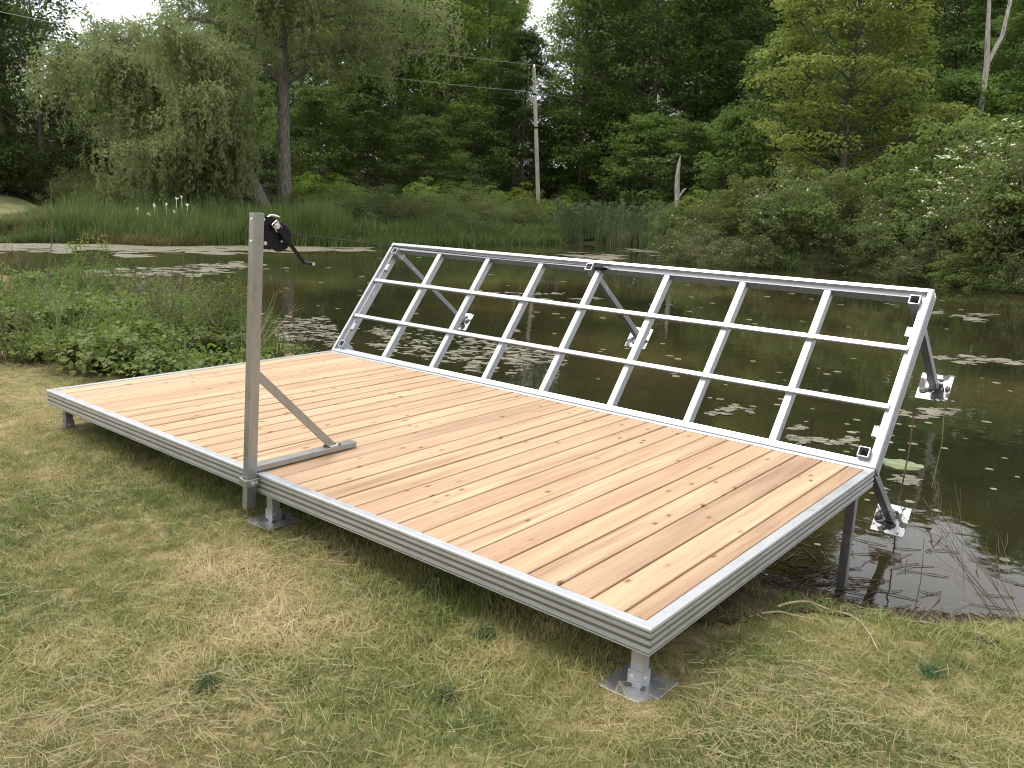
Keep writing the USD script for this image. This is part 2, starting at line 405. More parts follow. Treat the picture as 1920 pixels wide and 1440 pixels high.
SCUM = mat('floating_scum', {'g': ('geometry', {}), 'n': ('noise_texture', {'scale': 5.0, 'detail': 5.0, 'roughness': 0.7}),
                             'r': ('rgb_ramp', {'ramp': [(0.3, (0.06, 0.054, 0.032)), (0.55, (0.14, 0.127, 0.085)), (0.75, (0.20, 0.183, 0.13))]}),
                             'p': ('principled_bsdf', {'roughness': 0.7})}, [('g.position', 'n.vector'), ('n.fac', 'r.fac'), ('r.color', 'p.base_color')])
PAD = mat('lily_pad', {'oi': ('object_info', {}), 'g': ('geometry', {}), 'n': ('noise_texture', {'scale': 9.0, 'detail': 3.0}),
                       'r': ('rgb_ramp', {'ramp': [(0.0, (0.065, 0.08, 0.025)), (0.4, (0.12, 0.12, 0.055)), (1.0, (0.21, 0.19, 0.12))]}),
                       'r2': ('rgb_ramp', {'ramp': [(0.3, (0.7, 0.7, 0.7)), (0.7, (1.15, 1.15, 1.1))]}), 'x': ('mix', {'mix_type': 'multiply', 'fac': 1.0}),
                       'p': ('principled_bsdf', {'roughness': 0.35})},
          [('oi.random', 'r.fac'), ('g.position', 'n.vector'), ('n.fac', 'r2.fac'), ('r.color', 'x.color1'), ('r2.color', 'x.color2'), ('x.color', 'p.base_color')])

BARK = bark('brown_bark', (0.035, 0.028, 0.020), (0.12, 0.10, 0.075))
BARK_GREY = bark('grey_bark', (0.07, 0.06, 0.05), (0.20, 0.18, 0.15))
DEADWOOD = bark('bleached_deadwood', (0.16, 0.14, 0.12), (0.42, 0.39, 0.35))
POLE = bark('weathered_pole', (0.22, 0.20, 0.17), (0.36, 0.335, 0.29), 8.0)
TWIG = bark('brown_twig', (0.06, 0.04, 0.03), (0.19, 0.14, 0.11), 30.0)
DRYTWIG = bark('dry_stalk', (0.20, 0.16, 0.09), (0.36, 0.30, 0.19), 30.0)

# ------------------------------------------------------------ terrain and water
Z0, ZW = -0.285, -0.72            # lawn and water level; the deck top is z = 0
LX, LY, RIM = 4.88, 2.492, 0.1025
SHORE = [(-28.198, 9.558), (-28.656, 12.619), (-25.424, 14.252), (-24.896, 17.957), (-22.649, 20.953), (-22.246, 24.004), (-22.526, 34.215), (-21.811, 40.036), (-15.441, 36.420), (-10.373, 28.492), (-5.395, 31.371), (-0.243, 29.774), (1.824, 28.306),
         (6.0, 27.0), (13.0, 25.0), (19.0, 20.0), (17.0, 12.0), (12.0, 7.0), (8.0, 4.3), (5.78, 2.72), (5.42, 2.44), (5.05, 2.18), (4.40, 2.20), (2.5, 2.0), (0.8, 2.3), (-1.2, 3.3), (-3.6, 4.7), (-6.6, 5.4), (-13.0, 4.5), (-22.0, 4.0), (-31.0, 4.2), (-33.0, 7.0)]


def chaikin(p, k=2):
    p = np.asarray(p, float)
    for _ in range(k):
        q = np.roll(p, -1, axis=0)
        p = np.stack([0.75 * p + 0.25 * q, 0.25 * p + 0.75 * q], 1).reshape(-1, 2)
    return p


def fbm2(x, y, s, seed=0, octv=3):
    """Smooth noise, about -1..1, from rotated sines (fast and seedless)."""
    rg = np.random.default_rng(seed + 77)
    t = np.zeros_like(np.asarray(x, float))
    amp, tot = 1.0, 0.0
    for o in range(octv):
        for _ in range(4):
            a, ph, ph2 = rg.uniform(0, 2 * np.pi, 3)
            k = s * 2 ** o * rg.uniform(0.7, 1.3)
            t = t + amp * np.sin(k * (np.cos(a) * x + np.sin(a) * y) + ph + 1.3 * np.sin(0.6 * k * (np.cos(a + 1.7) * x + np.sin(a + 1.7) * y) + ph2)) * 0.5
        tot += amp
        amp *= 0.5
    return t / tot


_sh = chaikin(SHORE)
_sh = _sh + np.stack([fbm2(_sh[:, 0], _sh[:, 1], 1.7, 1), fbm2(_sh[:, 0], _sh[:, 1], 1.7, 2)], 1) * np.clip(np.hypot(_sh[:, 0] - 5, _sh[:, 1] - 1)[:, None] * 0.03, 0.02, 0.5)
POND = shapely.Polygon(_sh).buffer(0)
POND_EDGE = POND.exterior


def height(x, y):
    x, y = np.asarray(x, float), np.asarray(y, float)
    pts = shapely.points(x, y)
    d = shapely.distance(POND_EDGE, pts)
    inside = shapely.contains(POND, pts)
    far = np.clip((np.hypot(x - 6.1, y + 2.3) - 18) / 14, 0, 1)
    w = 1.25 - far * 0.5
    t = np.clip(d / w, 0, 1)
    top = Z0 + 0.10 * far
    land = ZW + (top - ZW) * (t * t * (3 - 2 * t)) ** 0.8
    land = land + far * (np.clip(d - 6, 0, 12) * 0.03 + np.clip(d - 14, 0, 70) * 0.10)
    land = land + fbm2(x, y, 2.1, 5) * 0.016 * np.clip(d, 0, 1) + fbm2(x, y, 9.0, 6) * 0.006
    bed = ZW - np.clip(d * 0.35, 0, 1.0)
    return np.where(inside, bed, land)


def axis(lo, hi, step, out, ratio=1.17):
    a = list(np.arange(lo, hi + 1e-6, step))
    s = step
    while a[-1] < out:
        s *= ratio
        a.append(a[-1] + s)
    s = step
    while a[0] > -out:
        s *= ratio
        a.insert(0, a[0] - s)
    return np.array(a)


gx, gy = axis(-6.0, 8.0, 0.09, 420.0), axis(-3.5, 6.0, 0.09, 420.0)
GX, GY = np.meshgrid(gx, gy, indexing='ij')
GZ = height(GX.ravel(), GY.ravel())
ni, nj = len(gx), len(gy)
ii, jj = np.meshgrid(np.arange(ni - 1), np.arange(nj - 1), indexing='ij')
q0 = (ii * nj + jj).ravel()
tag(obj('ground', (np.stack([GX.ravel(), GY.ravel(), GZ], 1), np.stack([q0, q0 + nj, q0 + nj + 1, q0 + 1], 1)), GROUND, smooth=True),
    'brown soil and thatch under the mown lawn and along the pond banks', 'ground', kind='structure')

MUD_AND_SHADE = mat('wet_bank_soil', {
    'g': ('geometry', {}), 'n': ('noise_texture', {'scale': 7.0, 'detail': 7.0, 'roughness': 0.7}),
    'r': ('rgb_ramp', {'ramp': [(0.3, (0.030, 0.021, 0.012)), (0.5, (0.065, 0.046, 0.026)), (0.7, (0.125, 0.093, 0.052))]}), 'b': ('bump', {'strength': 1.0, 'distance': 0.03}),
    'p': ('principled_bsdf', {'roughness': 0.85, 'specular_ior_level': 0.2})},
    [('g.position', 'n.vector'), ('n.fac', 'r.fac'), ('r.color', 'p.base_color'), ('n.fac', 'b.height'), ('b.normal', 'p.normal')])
_mp = shapely.Polygon(chaikin([(0.15, 0.30), (4.7, 0.30), (4.95, 1.05), (5.40, 1.40), (5.70, 2.1), (5.60, 2.75), (5.0, 2.55), (4.0, 2.5), (2.0, 2.35), (0.2, 2.2)]))  # bank mud, carried on under the deck to paint the shade there darker
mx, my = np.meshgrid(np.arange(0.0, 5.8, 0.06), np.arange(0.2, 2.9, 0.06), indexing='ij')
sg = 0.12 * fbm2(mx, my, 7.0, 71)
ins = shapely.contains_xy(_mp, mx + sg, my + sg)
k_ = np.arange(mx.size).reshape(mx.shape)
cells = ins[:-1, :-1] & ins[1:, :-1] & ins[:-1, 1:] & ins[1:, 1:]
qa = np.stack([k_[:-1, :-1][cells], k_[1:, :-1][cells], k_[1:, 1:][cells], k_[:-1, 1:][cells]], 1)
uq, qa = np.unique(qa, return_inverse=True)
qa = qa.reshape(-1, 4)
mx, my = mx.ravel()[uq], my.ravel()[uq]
tag(obj('muddy_bank', (np.c_[mx, my, height(mx, my) + 0.009], qa), MUD_AND_SHADE, smooth=True),
    'dark soil along the near water edge, continued under the dock as painted shade', 'mud', kind='structure')

wv, wf = trimesh.creation.triangulate_polygon(shapely.Polygon(_sh).buffer(1.2).simplify(0.05), engine='earcut')
tag(obj('pond_water', (np.c_[wv, np.full(len(wv), ZW)], wf), WATER), 'dark still pond water reflecting the woods', 'pond', kind='structure')

# ------------------------------------------------------------ dock deck
R = RIM
_g = [(0.0, 0.0)]
RIM_FACE = [(0.006, 0.0), (0.0018, -0.0025), (0.0, -0.008), (0.0, -0.0145), (0.007, -0.0150), (0.007, -0.0195), (0.0, -0.0200), (0.0, -0.0345),
            (0.011, -0.0350), (0.011, -0.0475), (0.0, -0.0480), (0.0, -0.0625), (0.011, -0.0630), (0.011, -0.0755), (0.0, -0.0760), (0.0, -0.0925),
            (0.008, -0.0930), (0.008, -0.0965), (0.0, -0.0970), (0.0, -R)]
RIM_DECK = RIM_FACE + [(0.045, -R), (0.045, -0.0015), (0.0435, 0.0)]
RIM_SEAT = RIM_FACE + [(0.058, -R), (0.058, -0.032), (0.030, -0.030), (0.030, -0.0015), (0.0285, 0.0)]


def rail(profile, length, org, along, inward, up=(0, 0, 1), m0=1.0, m1=1.0):
    """An extruded rim rail, its ends mitred (m = 1) or square (m = 0)."""
    pr = np.array(profile)
    n = len(pr)
    org, along, inward, up = (np.asarray(a, float) for a in (org, along, inward, up))
    st = lambda s: org + np.outer(s, along) + np.outer(pr[:, 0], inward) + np.outer(pr[:, 1], up)
    v = np.vstack([st(m0 * pr[:, 0]), st(length - m1 * pr[:, 0])])
    k = np.arange(n)
    side = np.stack([k, (k + 1) % n, n + (k + 1) % n, n + k], 1)
    tri = trimesh.creation.triangulate_polygon(shapely.Polygon(pr), engine='earcut')
    from scipy.spatial import cKDTree
    idx = cKDTree(pr).query(tri[0])[1]
    cap = idx[tri[1]]
    f = np.vstack([side[:, [0, 1, 2]], side[:, [0, 2, 3]], cap[:, ::-1], cap + n])
    m = trimesh.Trimesh(v, f, process=False)
    m.fix_normals()
    return m.vertices, m.faces


dock = thing('dock_platform', 'low aluminium dock platform decked with new cedar planks, standing on the lawn edge', 'dock')
obj('front_rim', rail(RIM_DECK, 2.512, (0, 0, 0), (1, 0, 0), (0, 1, 0), m1=0), ALU_RIM, dock)
obj('front_rim', rail(RIM_DECK, LX - 2.515, (2.515, 0, 0), (1, 0, 0), (0, 1, 0), m0=0), ALU_RIM, dock)
obj('side_rim', rail(RIM_DECK, LY, (LX, 0, 0), (0, 1, 0), (-1, 0, 0)), ALU_RIM, dock)
obj('side_rim', rail(RIM_DECK, LY, (0, LY, 0), (0, -1, 0), (1, 0, 0)), ALU_RIM, dock)
obj('back_rim', rail(RIM_DECK, LX, (LX, LY, 0), (-1, 0, 0), (0, -1, 0)), ALU_RIM, dock)

for a_, b_ in ((0.012, 2.510), (2.517, LX - 0.012)):
    for z0_, z1_ in ((-0.0472, -0.0353), (-0.0752, -0.0633), (-0.0193, -0.0152)):
        obj('groove_strip', rbox(a_, b_, 0.0035 if z0_ < -0.02 else 0.002, 0.0125, z0_, z1_, 0.0008), STRIP, dock)
for z0_, z1_ in ((-0.0472, -0.0353), (-0.0752, -0.0633)):
    obj('groove_strip', rbox(LX - 0.0125, LX - 0.0035, 0.012, LY - 0.012, z0_, z1_, 0.0008), STRIP, dock)
rng = np.random.default_rng(11)
x = 0.0462
kinds = []
for k in range(33):
    w = 0.1467 if k < 32 else LX - 0.0462 - x
    gap = rng.uniform(0.0065, 0.0105)
    a, b, t = x + gap / 2, x + w - gap / 2, -0.0035 + rng.normal(0, 0.0007)
    x += w
    r, h, tl = 0.008, 0.028, rng.normal(0, 0.0010)
    prof = [(a, t - h), (b, t - h), (b, t + tl - r), (b - 0.3 * r, t + tl - 0.3 * r), (b - r, t + tl), (a + r, t - tl), (a + 0.3 * r, t - tl - 0.3 * r), (a, t - tl - r)]
    y0, y1 = 0.0475 + rng.uniform(0, 0.002), LY - 0.0475 - rng.uniform(0, 0.002)
    wob = rng.normal(0, 0.0007, 5)
    n = len(prof)
    v = np.vstack([[(px + wob[j], yy, pz) for px, pz in prof] for j, yy in enumerate(np.linspace(y0, y1, 5))])
    f = []
    for j in range(4):
        for i in range(n):
            f += [(j * n + i, j * n + (i + 1) % n, (j + 1) * n + (i + 1) % n), (j * n + i, (j + 1) * n + (i + 1) % n, (j + 1) * n + i)]
    for i in range(1, n - 1):
        f += [(0, i + 1, i), (4 * n, 4 * n + i, 4 * n + i + 1)]
    c = [w_ for w_ in range(5) if not kinds or w_ != kinds[-1]]
    pw = np.array([0.34, 0.24, 0.22, 0.20 if k > 14 else 0.06, 0.18 if k > 12 else 0.02])[c]
    kd = int(rng.choice(c, p=pw / pw.sum()))
    kinds.append(kd)
    obj('plank', (v, np.array(f)[:, ::-1]), WOODS[kd], dock, smooth=25)
for k in range(9):
    xx = 0.30 + k * 0.535
    obj('joist', rbox(xx - 0.02, xx + 0.02, 0.0465, LY - 0.0465, -0.095, -0.0345), DARKTUBE, dock)


def floor_leg(px, py, ztop, zfoot, m=ALU, plate=True):
    lg = obj('leg', hollow(0.05, 0.05, 0.004, zfoot + 0.006, ztop).apply_translation([px, py, 0]), m, dock, smooth=20)
    if plate:
        pl = rbox(px - 0.105, px + 0.105, py - 0.105, py + 0.105, zfoot, zfoot + 0.006, 0.0015)
        obj('foot_plate', pl, ALU, lg)
        cuff = hollow(0.062, 0.062, 0.005, zfoot + 0.0062, zfoot + 0.07).apply_translation([px, py, 0])
        obj('cuff', cuff, m, lg, smooth=20)
        wb = MB()
        for dx, dy in ((-1, -1), (1, -1), (1, 1), (-1, 1)):
            p = np.array([px + dx * 0.032, py + dy * 0.032, zfoot + 0.008])
            e = np.array([-dx * 0.022, 0, 0]) if dx * dy > 0 else np.array([0, -dy * 0.022, 0])
            wb.add(*tube([p, p + e * 0.5 + [0, 0, 0.002], p + e], [0.006, 0.0075, 0.005], 7))
        obj('weld', wb, WELD, lg, smooth=50)
        bolts('set_screw', lg, [((px + 0.031, py - 0.01, zfoot + 0.045), (1, 0, 0), 0.005, 0.005), ((px - 0.012, py - 0.031, zfoot + 0.045), (0, -1, 0), 0.005, 0.005)])
    return lg


floor_leg(4.80, 0.085, -0.1026, -0.283)
floor_leg(2.555, 0.10, -0.1026, -0.290)
floor_leg(0.085, 0.10, -0.1026, -0.295, DARKTUBE)
floor_leg(4.800, LY - 0.075, -0.1026, -1.05, DARKTUBE, False)
floor_leg(2.44, LY - 0.075, -0.1026, -1.15, DARKTUBE, False)
floor_leg(0.085, LY - 0.075, -0.1026, -0.98, DARKTUBE, False)

# ------------------------------------------------------------ raised frame over the water
TH, LR = 0.9091, 1.2457
CT, ST = math.cos(TH), math.sin(TH)
FM = matrix((0, LY + 0.004, 0), rx=TH)
fr = thing('raised_ramp_frame', 'bare aluminium grid frame without planks, hinged up above the water at the dock edge', 'ramp frame', FM)
obj('bottom_rail', rail(RIM_SEAT, LX, (0, 0, 0), (1, 0, 0), (0, 1, 0)), ALU, fr)
obj('top_rail', rail(RIM_SEAT, LX, (LX, LR, 0), (-1, 0, 0), (0, -1, 0)), ALU, fr)
obj('side_rail', rail(RIM_SEAT, LR, (LX, 0, 0), (0, 1, 0), (-1, 0, 0)), ALU, fr)
obj('side_rail', rail(RIM_SEAT, LR, (0, LR, 0), (0, -1, 0), (1, 0, 0)), ALU, fr)
for xx in (0.652, 1.249, 1.843, 2.425, 3.040, 3.645, 4.240):
    obj('joist', rbox(xx - 0.025, xx + 0.025, 0.0585, LR - 0.0585, -0.092, -0.034, 0.004), ALU, fr)
for ww in (0.408, 0.812):
    obj('cross_rail', rbox(0.034, LX - 0.034, ww - 0.018, ww + 0.018, -0.0345, -0.006, 0.004), ALU, fr)


def frame_leg(px, pw, L):
    so = hollow(0.064, 0.064, 0.006, -0.118, 0.001).apply_translation([px, pw, 0])
    s = obj('leg_socket', so, ALU, fr, smooth=20)
    obj('socket_plug', rbox(px - 0.0255, px + 0.0255, pw - 0.0255, pw + 0.0255, -0.10, -0.045), SOCKET, s)
    lg = obj('leg', hollow(0.05, 0.05, 0.005, -L + 0.006, -0.046).apply_translation([px, pw, 0]), DARKTUBE, fr, smooth=20)
    o = 0.03
    obj('foot_plate', rbox(px - 0.105, px + 0.105, pw - 0.105, pw + 0.105, -L, -L + 0.006, 0.0015), MUDPLATE, lg)
    obj('cuff', hollow(0.061, 0.061, 0.005, -L + 0.0062, -L + 0.055).apply_translation([px, pw, 0]), DARKTUBE, lg, smooth=20)
    mud = MB()
    rg = np.random.default_rng(int(px * 100 + pw * 10 + 3))
    for _ in range(12):
        a, rr = rg.uniform(0, 6.28), rg.uniform(0.03, 0.085)
        s_ = trimesh.creation.icosphere(subdivisions=2, radius=1.0)
        vv = s_.vertices * np.array([rg.uniform(0.010, 0.032), rg.uniform(0.010, 0.032), rg.uniform(0.004, 0.012)])
        vv = vv * (1 + 0.28 * fbm2(s_.vertices[:, 0] * 2 + a, s_.vertices[:, 1] * 2 + s_.vertices[:, 2] * 3, 2.0, int(a * 100)))[:, None]
        mud.add(vv + [px + rr * math.cos(a), pw + rr * math.sin(a), -L + 0.007], s_.faces)
    obj('mud', mud, MUD, lg, smooth=True)
    bolts('leg_bolt', lg, [((px - 0.024, pw, -0.35), (-1, 0, 0), 0.006, 0.007), ((px - 0.024, pw, -0.43), (-1, 0, 0), 0.006, 0.007), ((px + 0.024, pw, -0.30), (1, 0, 0), 0.006, 0.007)])


for px, pw, L in ((0.091, LR - 0.091, 1.26), (2.352, LR - 0.068, 1.08), (LX - 0.091, LR - 0.091, 1.12), (LX - 0.091, 0.091, 1.06), (0.091, 0.091, 1.02)):
    frame_leg(px, pw, L)
for xx, ww in ((LX - 0.0745, 0.94), (LX - 0.0745, 0.245), (0.0745, 0.98), (0.0745, 0.30)):
    obj('bracket_tab', rbox(xx - 0.016, xx + 0.016, ww - 0.035, ww + 0.035, -0.060, -0.0305, 0.002), ALU, fr)
bolts('rail_bolt', fr, [((0.0585, ww, -0.062), (1, 0, 0), 0.007, 0.006) for ww in (0.86, 0.68, 0.33)])
cl = obj('cable_clip', rbox(2.40, 2.51, LR - 0.075, LR - 0.050, -0.030, 0.004, 0.004), BLACK, fr)
sh = MB().add(*tube([(2.51 + 0.022 * math.sin(a), LR - 0.063, -0.016 - 0.022 * math.cos(a) * 0.9) for a in np.linspace(0, 6.0, 14)], 0.005, 8))
obj('shackle', sh, ZINC, cl, smooth=60)

# ------------------------------------------------------------ winch post
POST_X, LEAN = 2.560, 0.0955
PM = matrix((POST_X, -0.037, 0), ry=LEAN)
post = thing('winch_post', 'tall square galvanised post clamped to the front edge of the dock', 'post', PM)
obj('post_tube', hollow(0.040, 0.058, 0.004, -0.178, 1.317), GALV, post, smooth=20)
obj('post_cap', rbox(-0.0155, 0.0155, -0.0245, 0.0245, 1.300, 1.312), GALV, post)
bolts('post_bolt', post, [((0.002, -0.029, z), (0, -1, 0), 0.0065, 0.005) for z in (1.288, 1.185)])
cla = MB()
cla.tm(rbox(-0.031, 0.031, -0.043, -0.0335, -0.058, -0.016, 0.002)).tm(rbox(-0.033, -0.0235, -0.0332, 0.034, -0.058, -0.016, 0.002)).tm(rbox(0.0235, 0.033, -0.0332, 0.034, -0.058, -0.016, 0.002))
ck = obj('clamp', cla, GALV, post)
bolts('clamp_bolt', ck, [((0.033, -0.004, -0.037), (1, 0, 0), 0.008, 0.012), ((0.033, 0.018, -0.037), (1, 0, 0), 0.006, 0.006)])

arm = thing('post_brace', 'flat diagonal brace and base tube lying on the deck, steadying the winch post', 'brace', matrix((2.535, 0, 0)))
obj('base_tube', rbox(-0.025, 0.025, 0.004, 0.662, 0.003, 0.036, 0.003), GALV, arm)
obj('end_plate', rbox(-0.0245, 0.0245, 0.0005, 0.0035, -0.062, 0.034, 0.001), GALV, arm)
p0, p1 = np.array([0.048, -0.010, 0.535]), np.array([0.004, 0.500, 0.040])
ax = (p1 - p0) / np.linalg.norm(p1 - p0)
up = np.cross(ax, [1, 0, 0]); up /= np.linalg.norm(up)
sd = np.cross(up, ax)
b8 = rbox(0, np.linalg.norm(p1 - p0), -0.021, 0.021, -0.008, 0.008, 0.002)
obj('diagonal', (p0 + b8.vertices[:, :1] * ax + b8.vertices[:, 1:2] * up + b8.vertices[:, 2:] * sd, b8.faces), GALV, arm)
wb = MB()
rg = np.random.default_rng(4)
for k in range(7):
    s_ = trimesh.creation.icosphere(subdivisions=1, radius=1.0)
    wb.add(s_.vertices * rg.uniform(0.006, 0.011, 3) + [rg.uniform(-0.018, 0.02), 0.465 + k * 0.013, 0.040], s_.faces)
obj('weld', wb, WELD, arm, smooth=True)
obj('pad', rbox(-0.002, 0.022, 0.475, 0.535, 0.0365, 0.043, 0.002), ZINC, arm)

# winch, standing off the far face of the post; x faces the viewer's right
WM = matrix((POST_X + 1.2 * math.tan(LEAN) - 0.012, -0.006, 0))
winch = thing('hand_winch', 'black hand winch with toothed gear and crank bolted near the top of the post', 'winch', WM)


def plate_yz(poly, x0, x1):
    m = trimesh.creation.extrude_polygon(poly, x1 - x0, engine='earcut')
    v = m.vertices
    m = trimesh.Trimesh(np.c_[v[:, 2] + x0, v[:, 0], v[:, 1]], m.faces, process=False)
    return m


gc, gr = np.array([0.106, 1.198]), 0.071
side = shapely.Polygon([(0.002, 1.296), (0.07, 1.292), (0.096, 1.272), (0.104, 1.222), (0.096, 1.172), (0.05, 1.138), (0.002, 1.145)]).buffer(-0.006).buffer(0.006)
obj('side_plate', plate_yz(side, 0.004, 0.008), BLACK, winch)
obj('side_plate', plate_yz(side, -0.060, -0.056), BLACK, winch)
obj('back_plate', rbox(-0.0555, 0.0035, 0.001, 0.005, 1.15, 1.29, 0.001), BLACK, winch)
gp = []
nt = 40
for k in range(nt):
    for da, rr in ((0.0, gr - 0.0075), (0.3, gr), (0.55, gr), (0.85, gr - 0.0075)):
        a = (k + da) / nt * 2 * np.pi
        gp.append((gc[0] + rr * math.cos(a), gc[1] + rr * math.sin(a)))
obj('gear', plate_yz(shapely.Polygon(gp).difference(shapely.Point(gc).buffer(0.012)), -0.006, 0.002), BLACK, winch)
drum = MB().add(*cyl((-0.054, gc[0], gc[1]), (-0.008, gc[0], gc[1]), 0.026, 20)).add(*cyl((0.0075, gc[0], gc[1]), (0.014, gc[0], gc[1]), 0.011, 12))
obj('drum', drum, BLACK, winch, smooth=40)
c0, c1 = np.array([0.073, 1.253]), np.array([0.225, 1.072])
cd = (c1 - c0) / np.linalg.norm(c1 - c0)
cn = np.array([-cd[1], cd[0]])
lens = np.linalg.norm(c1 - c0)
bar = shapely.Polygon([tuple(c0 + cd * a + cn * b) for a, b in ((-0.016, -0.012), (lens + 0.01, -0.008), (lens + 0.01, 0.008), (-0.016, 0.012))]).buffer(-0.003).buffer(0.003)
cr = obj('crank', plate_yz(bar, 0.024, 0.030), BLACK, winch)
obj('crank_boss', MB().add(*cyl((0.008, *c0), (0.0242, *c0), 0.015, 16)), BLACK, cr, smooth=40)
nut = MB()
bolt(nut, (0.030, *c0), (1, 0, 0), 0.010, 0.010)
obj('crank_nut', nut, ZINC, cr)
obj('grip', MB().add(*tube([(0.028, *c1), (0.034, *c1), (0.10, *c1), (0.104, *c1)], [0.007, 0.0095, 0.0105, 0.009], 14)), BLACK, cr, smooth=40)
obj('grip_cap', MB().add(*cyl((0.104, *c1), (0.107, *c1), 0.0075, 14)), ZINC, cr)
clip = MB()
for s_ in (-1, 1):
    q = c0 - cd * 0.020 + cn * 0.017 * s_
    clip.add(*tube([(0.026, *q), (0.026, *(q + cd * 0.045))], 0.0022, 6))
clip.add(*tube([(0.026, *(c0 - cd * 0.020 + cn * 0.017)), (0.026, *(c0 - cd * 0.020 - cn * 0.017))], 0.0022, 6))
obj('clip', clip, ZINC, cr)
bolts('winch_bolt', winch, [((0.008, *a), (1, 0, 0), b * 0.75, 0.007) for a, b in (((0.014, 1.282), 0.007), ((0.088, 1.268), 0.008), ((0.020, 1.170), 0.008), ((0.112, 1.178), 0.005))])
obj('ratchet_lever', MB().add(*tube([(-0.005, 0.045, 1.290), (-0.003, 0.062, 1.302), (0.0, 0.082, 1.300), (0.006, 0.104, 1.294)], [0.004, 0.005, 0.005, 0.003], 8)), ZINC, winch, smooth=50)

cpts = []
a, b = np.array([POST_X + 0.075, gc[0], gc[1] + 0.026]), np.array([2.47, LY + (LR - 0.063) * CT, (LR - 0.063) * ST + 0.004])
for t in np.linspace(0, 1, 24):
    cpts.append(a + (b - a) * t - np.array([0, 0, 0.018 * 4 * t * (1 - t)]))
tag(obj('winch_cable', MB().add(*tube(cpts, 0.0028, 6)), BLACK), 'thin dark cable running from the hand winch to the top of the raised frame', 'cable')

# ------------------------------------------------------------ lawn
def seen(x, y, z=-0.3, mx=0.12, my=0.12):
    p = np.stack([np.asarray(x) - EYE[0], np.asarray(y) - EYE[1], np.full(np.shape(x), z - EYE[2])], -1)
    a, b, c = p @ np.array(RIGHT), p @ np.array(DOWN), p @ np.array(FWD)
    return (c > 0.4) & (np.abs(a / np.maximum(c, 0.1)) < 0.617 + mx) & (np.abs(b / np.maximum(c, 0.1)) < 0.463 + my)


def underdeck(x, y, m=0.0):
    return (x > -m) & (x < LX + m) & (y > -m) & (y < LY + m)


rng = np.random.default_rng(21)
LAWN_AREA = shapely.Polygon([(-16, -6), (8.5, -6), (8.5, 4.3), (5.75, 2.95), (5.02, 2.40), (4.4, 2.40), (2.5, 2.0), (0.6, 1.9), (-0.05, 1.85), (-1.2, 1.05), (-2.8, 0.45), (-5.2, 1.0), (-9, 2.0), (-16, 3.0)])
bx = rng.uniform(-14, 8.2, 340000)
by = rng.uniform(-4.2, 4.0, 340000)
dd = np.hypot(bx - EYE[0], by - EYE[1])
dens = np.where(dd < 3.2, 780, np.where(dd < 5.0, 640, np.where(dd < 8, 420, 240)))
cell = 22.2 * 8.2 / 340000
ok = seen(bx, by) & shapely.contains_xy(LAWN_AREA, bx, by)
soil = np.exp(-(((bx + 1.6) / 1.1) ** 2 + ((by - 0.45) / 0.45) ** 2))
bank = np.clip((by - 0.95) / 0.5, 0, 1) * (bx > 2.5) * np.clip((5.85 - bx) / 0.35, 0.2, 1) * np.clip(0.95 + 0.55 * fbm2(bx, by, 5.0, 32), 0, 1)
bare = fbm2(bx, by, 2.4, 31)
keep = (1 - 0.85 * soil) * (1 - 0.95 * bank) * np.clip(0.95 + 0.4 * bare, 0.6, 1) * np.where(underdeck(bx, by) & (by > 0.30), 0.15, 1.0)
for px, py in ((4.80, 0.085), (2.555, 0.10), (0.085, 0.10)):
    ok &= ~((np.abs(bx - px) < 0.13) & (np.abs(by - py) < 0.13))
ok &= rng.uniform(0, 1, len(bx)) < dens * cell * keep
lx, ly = bx[ok], by[ok]
n = len(lx)
tufts = [blades(rng, 30, 0.062, 0.042, 0.0040, 0.75, 3), blades(rng, 28, 0.075, 0.036, 0.0042, 1.3, 3), blades(rng, 20, 0.065, 0.060, 0.0042, 0.65, 3), blades(rng, 32, 0.090, 0.030, 0.0038, 1.9, 3)]
sc = rng.uniform(0.75, 1.2, n) * (1 + 0.25 * fbm2(lx, ly, 3.0, 8))
instancer('mown_grass', tufts, np.c_[lx, ly, height(lx, ly)], quats_z(rng, n, 0.15), np.stack([sc, sc, sc * rng.uniform(0.75, 1.25, n)], 1), rng.choice(4, n, p=[0.35, 0.25, 0.15, 0.25]), LAWN,
          'patchy green and straw coloured mown grass in front of the dock', 'grass')


def straws(rg, n, rad, lmin, lmax, w=0.0028, lift=0.030):
    """Long cut stalks lying in a loose heap."""
    mb = MB()
    for _ in range(n):
        L = rg.uniform(lmin, lmax)
        a = rg.normal(0.6, 0.9)
        c = np.array([rg.normal(0, rad), rg.normal(0, rad), rg.uniform(0.018, lift + 0.018)])
        d = np.array([math.cos(a), math.sin(a), rg.normal(0, 0.12)])
        bend = np.array([-d[1], d[0], 0]) * rg.normal(0, 0.045)
        s = np.array([-d[1], d[0], 0.0])
        rows = []
        for t in (-0.5, -0.17, 0.17, 0.5):
            p = c + d * L * t + bend * L * (4 * t * t - 1) * 0.5
            p[2] = max(p[2], 0.008)
            rows += [p - s * w * 0.5, p + s * w * 0.5 + [0, 0, w * 0.4]]
        f = []
        for k in range(3):
            f += [(2 * k, 2 * k + 1, 2 * k + 3), (2 * k, 2 * k + 3, 2 * k + 2)]
        mb.add(rows, f)
    return mb.get()


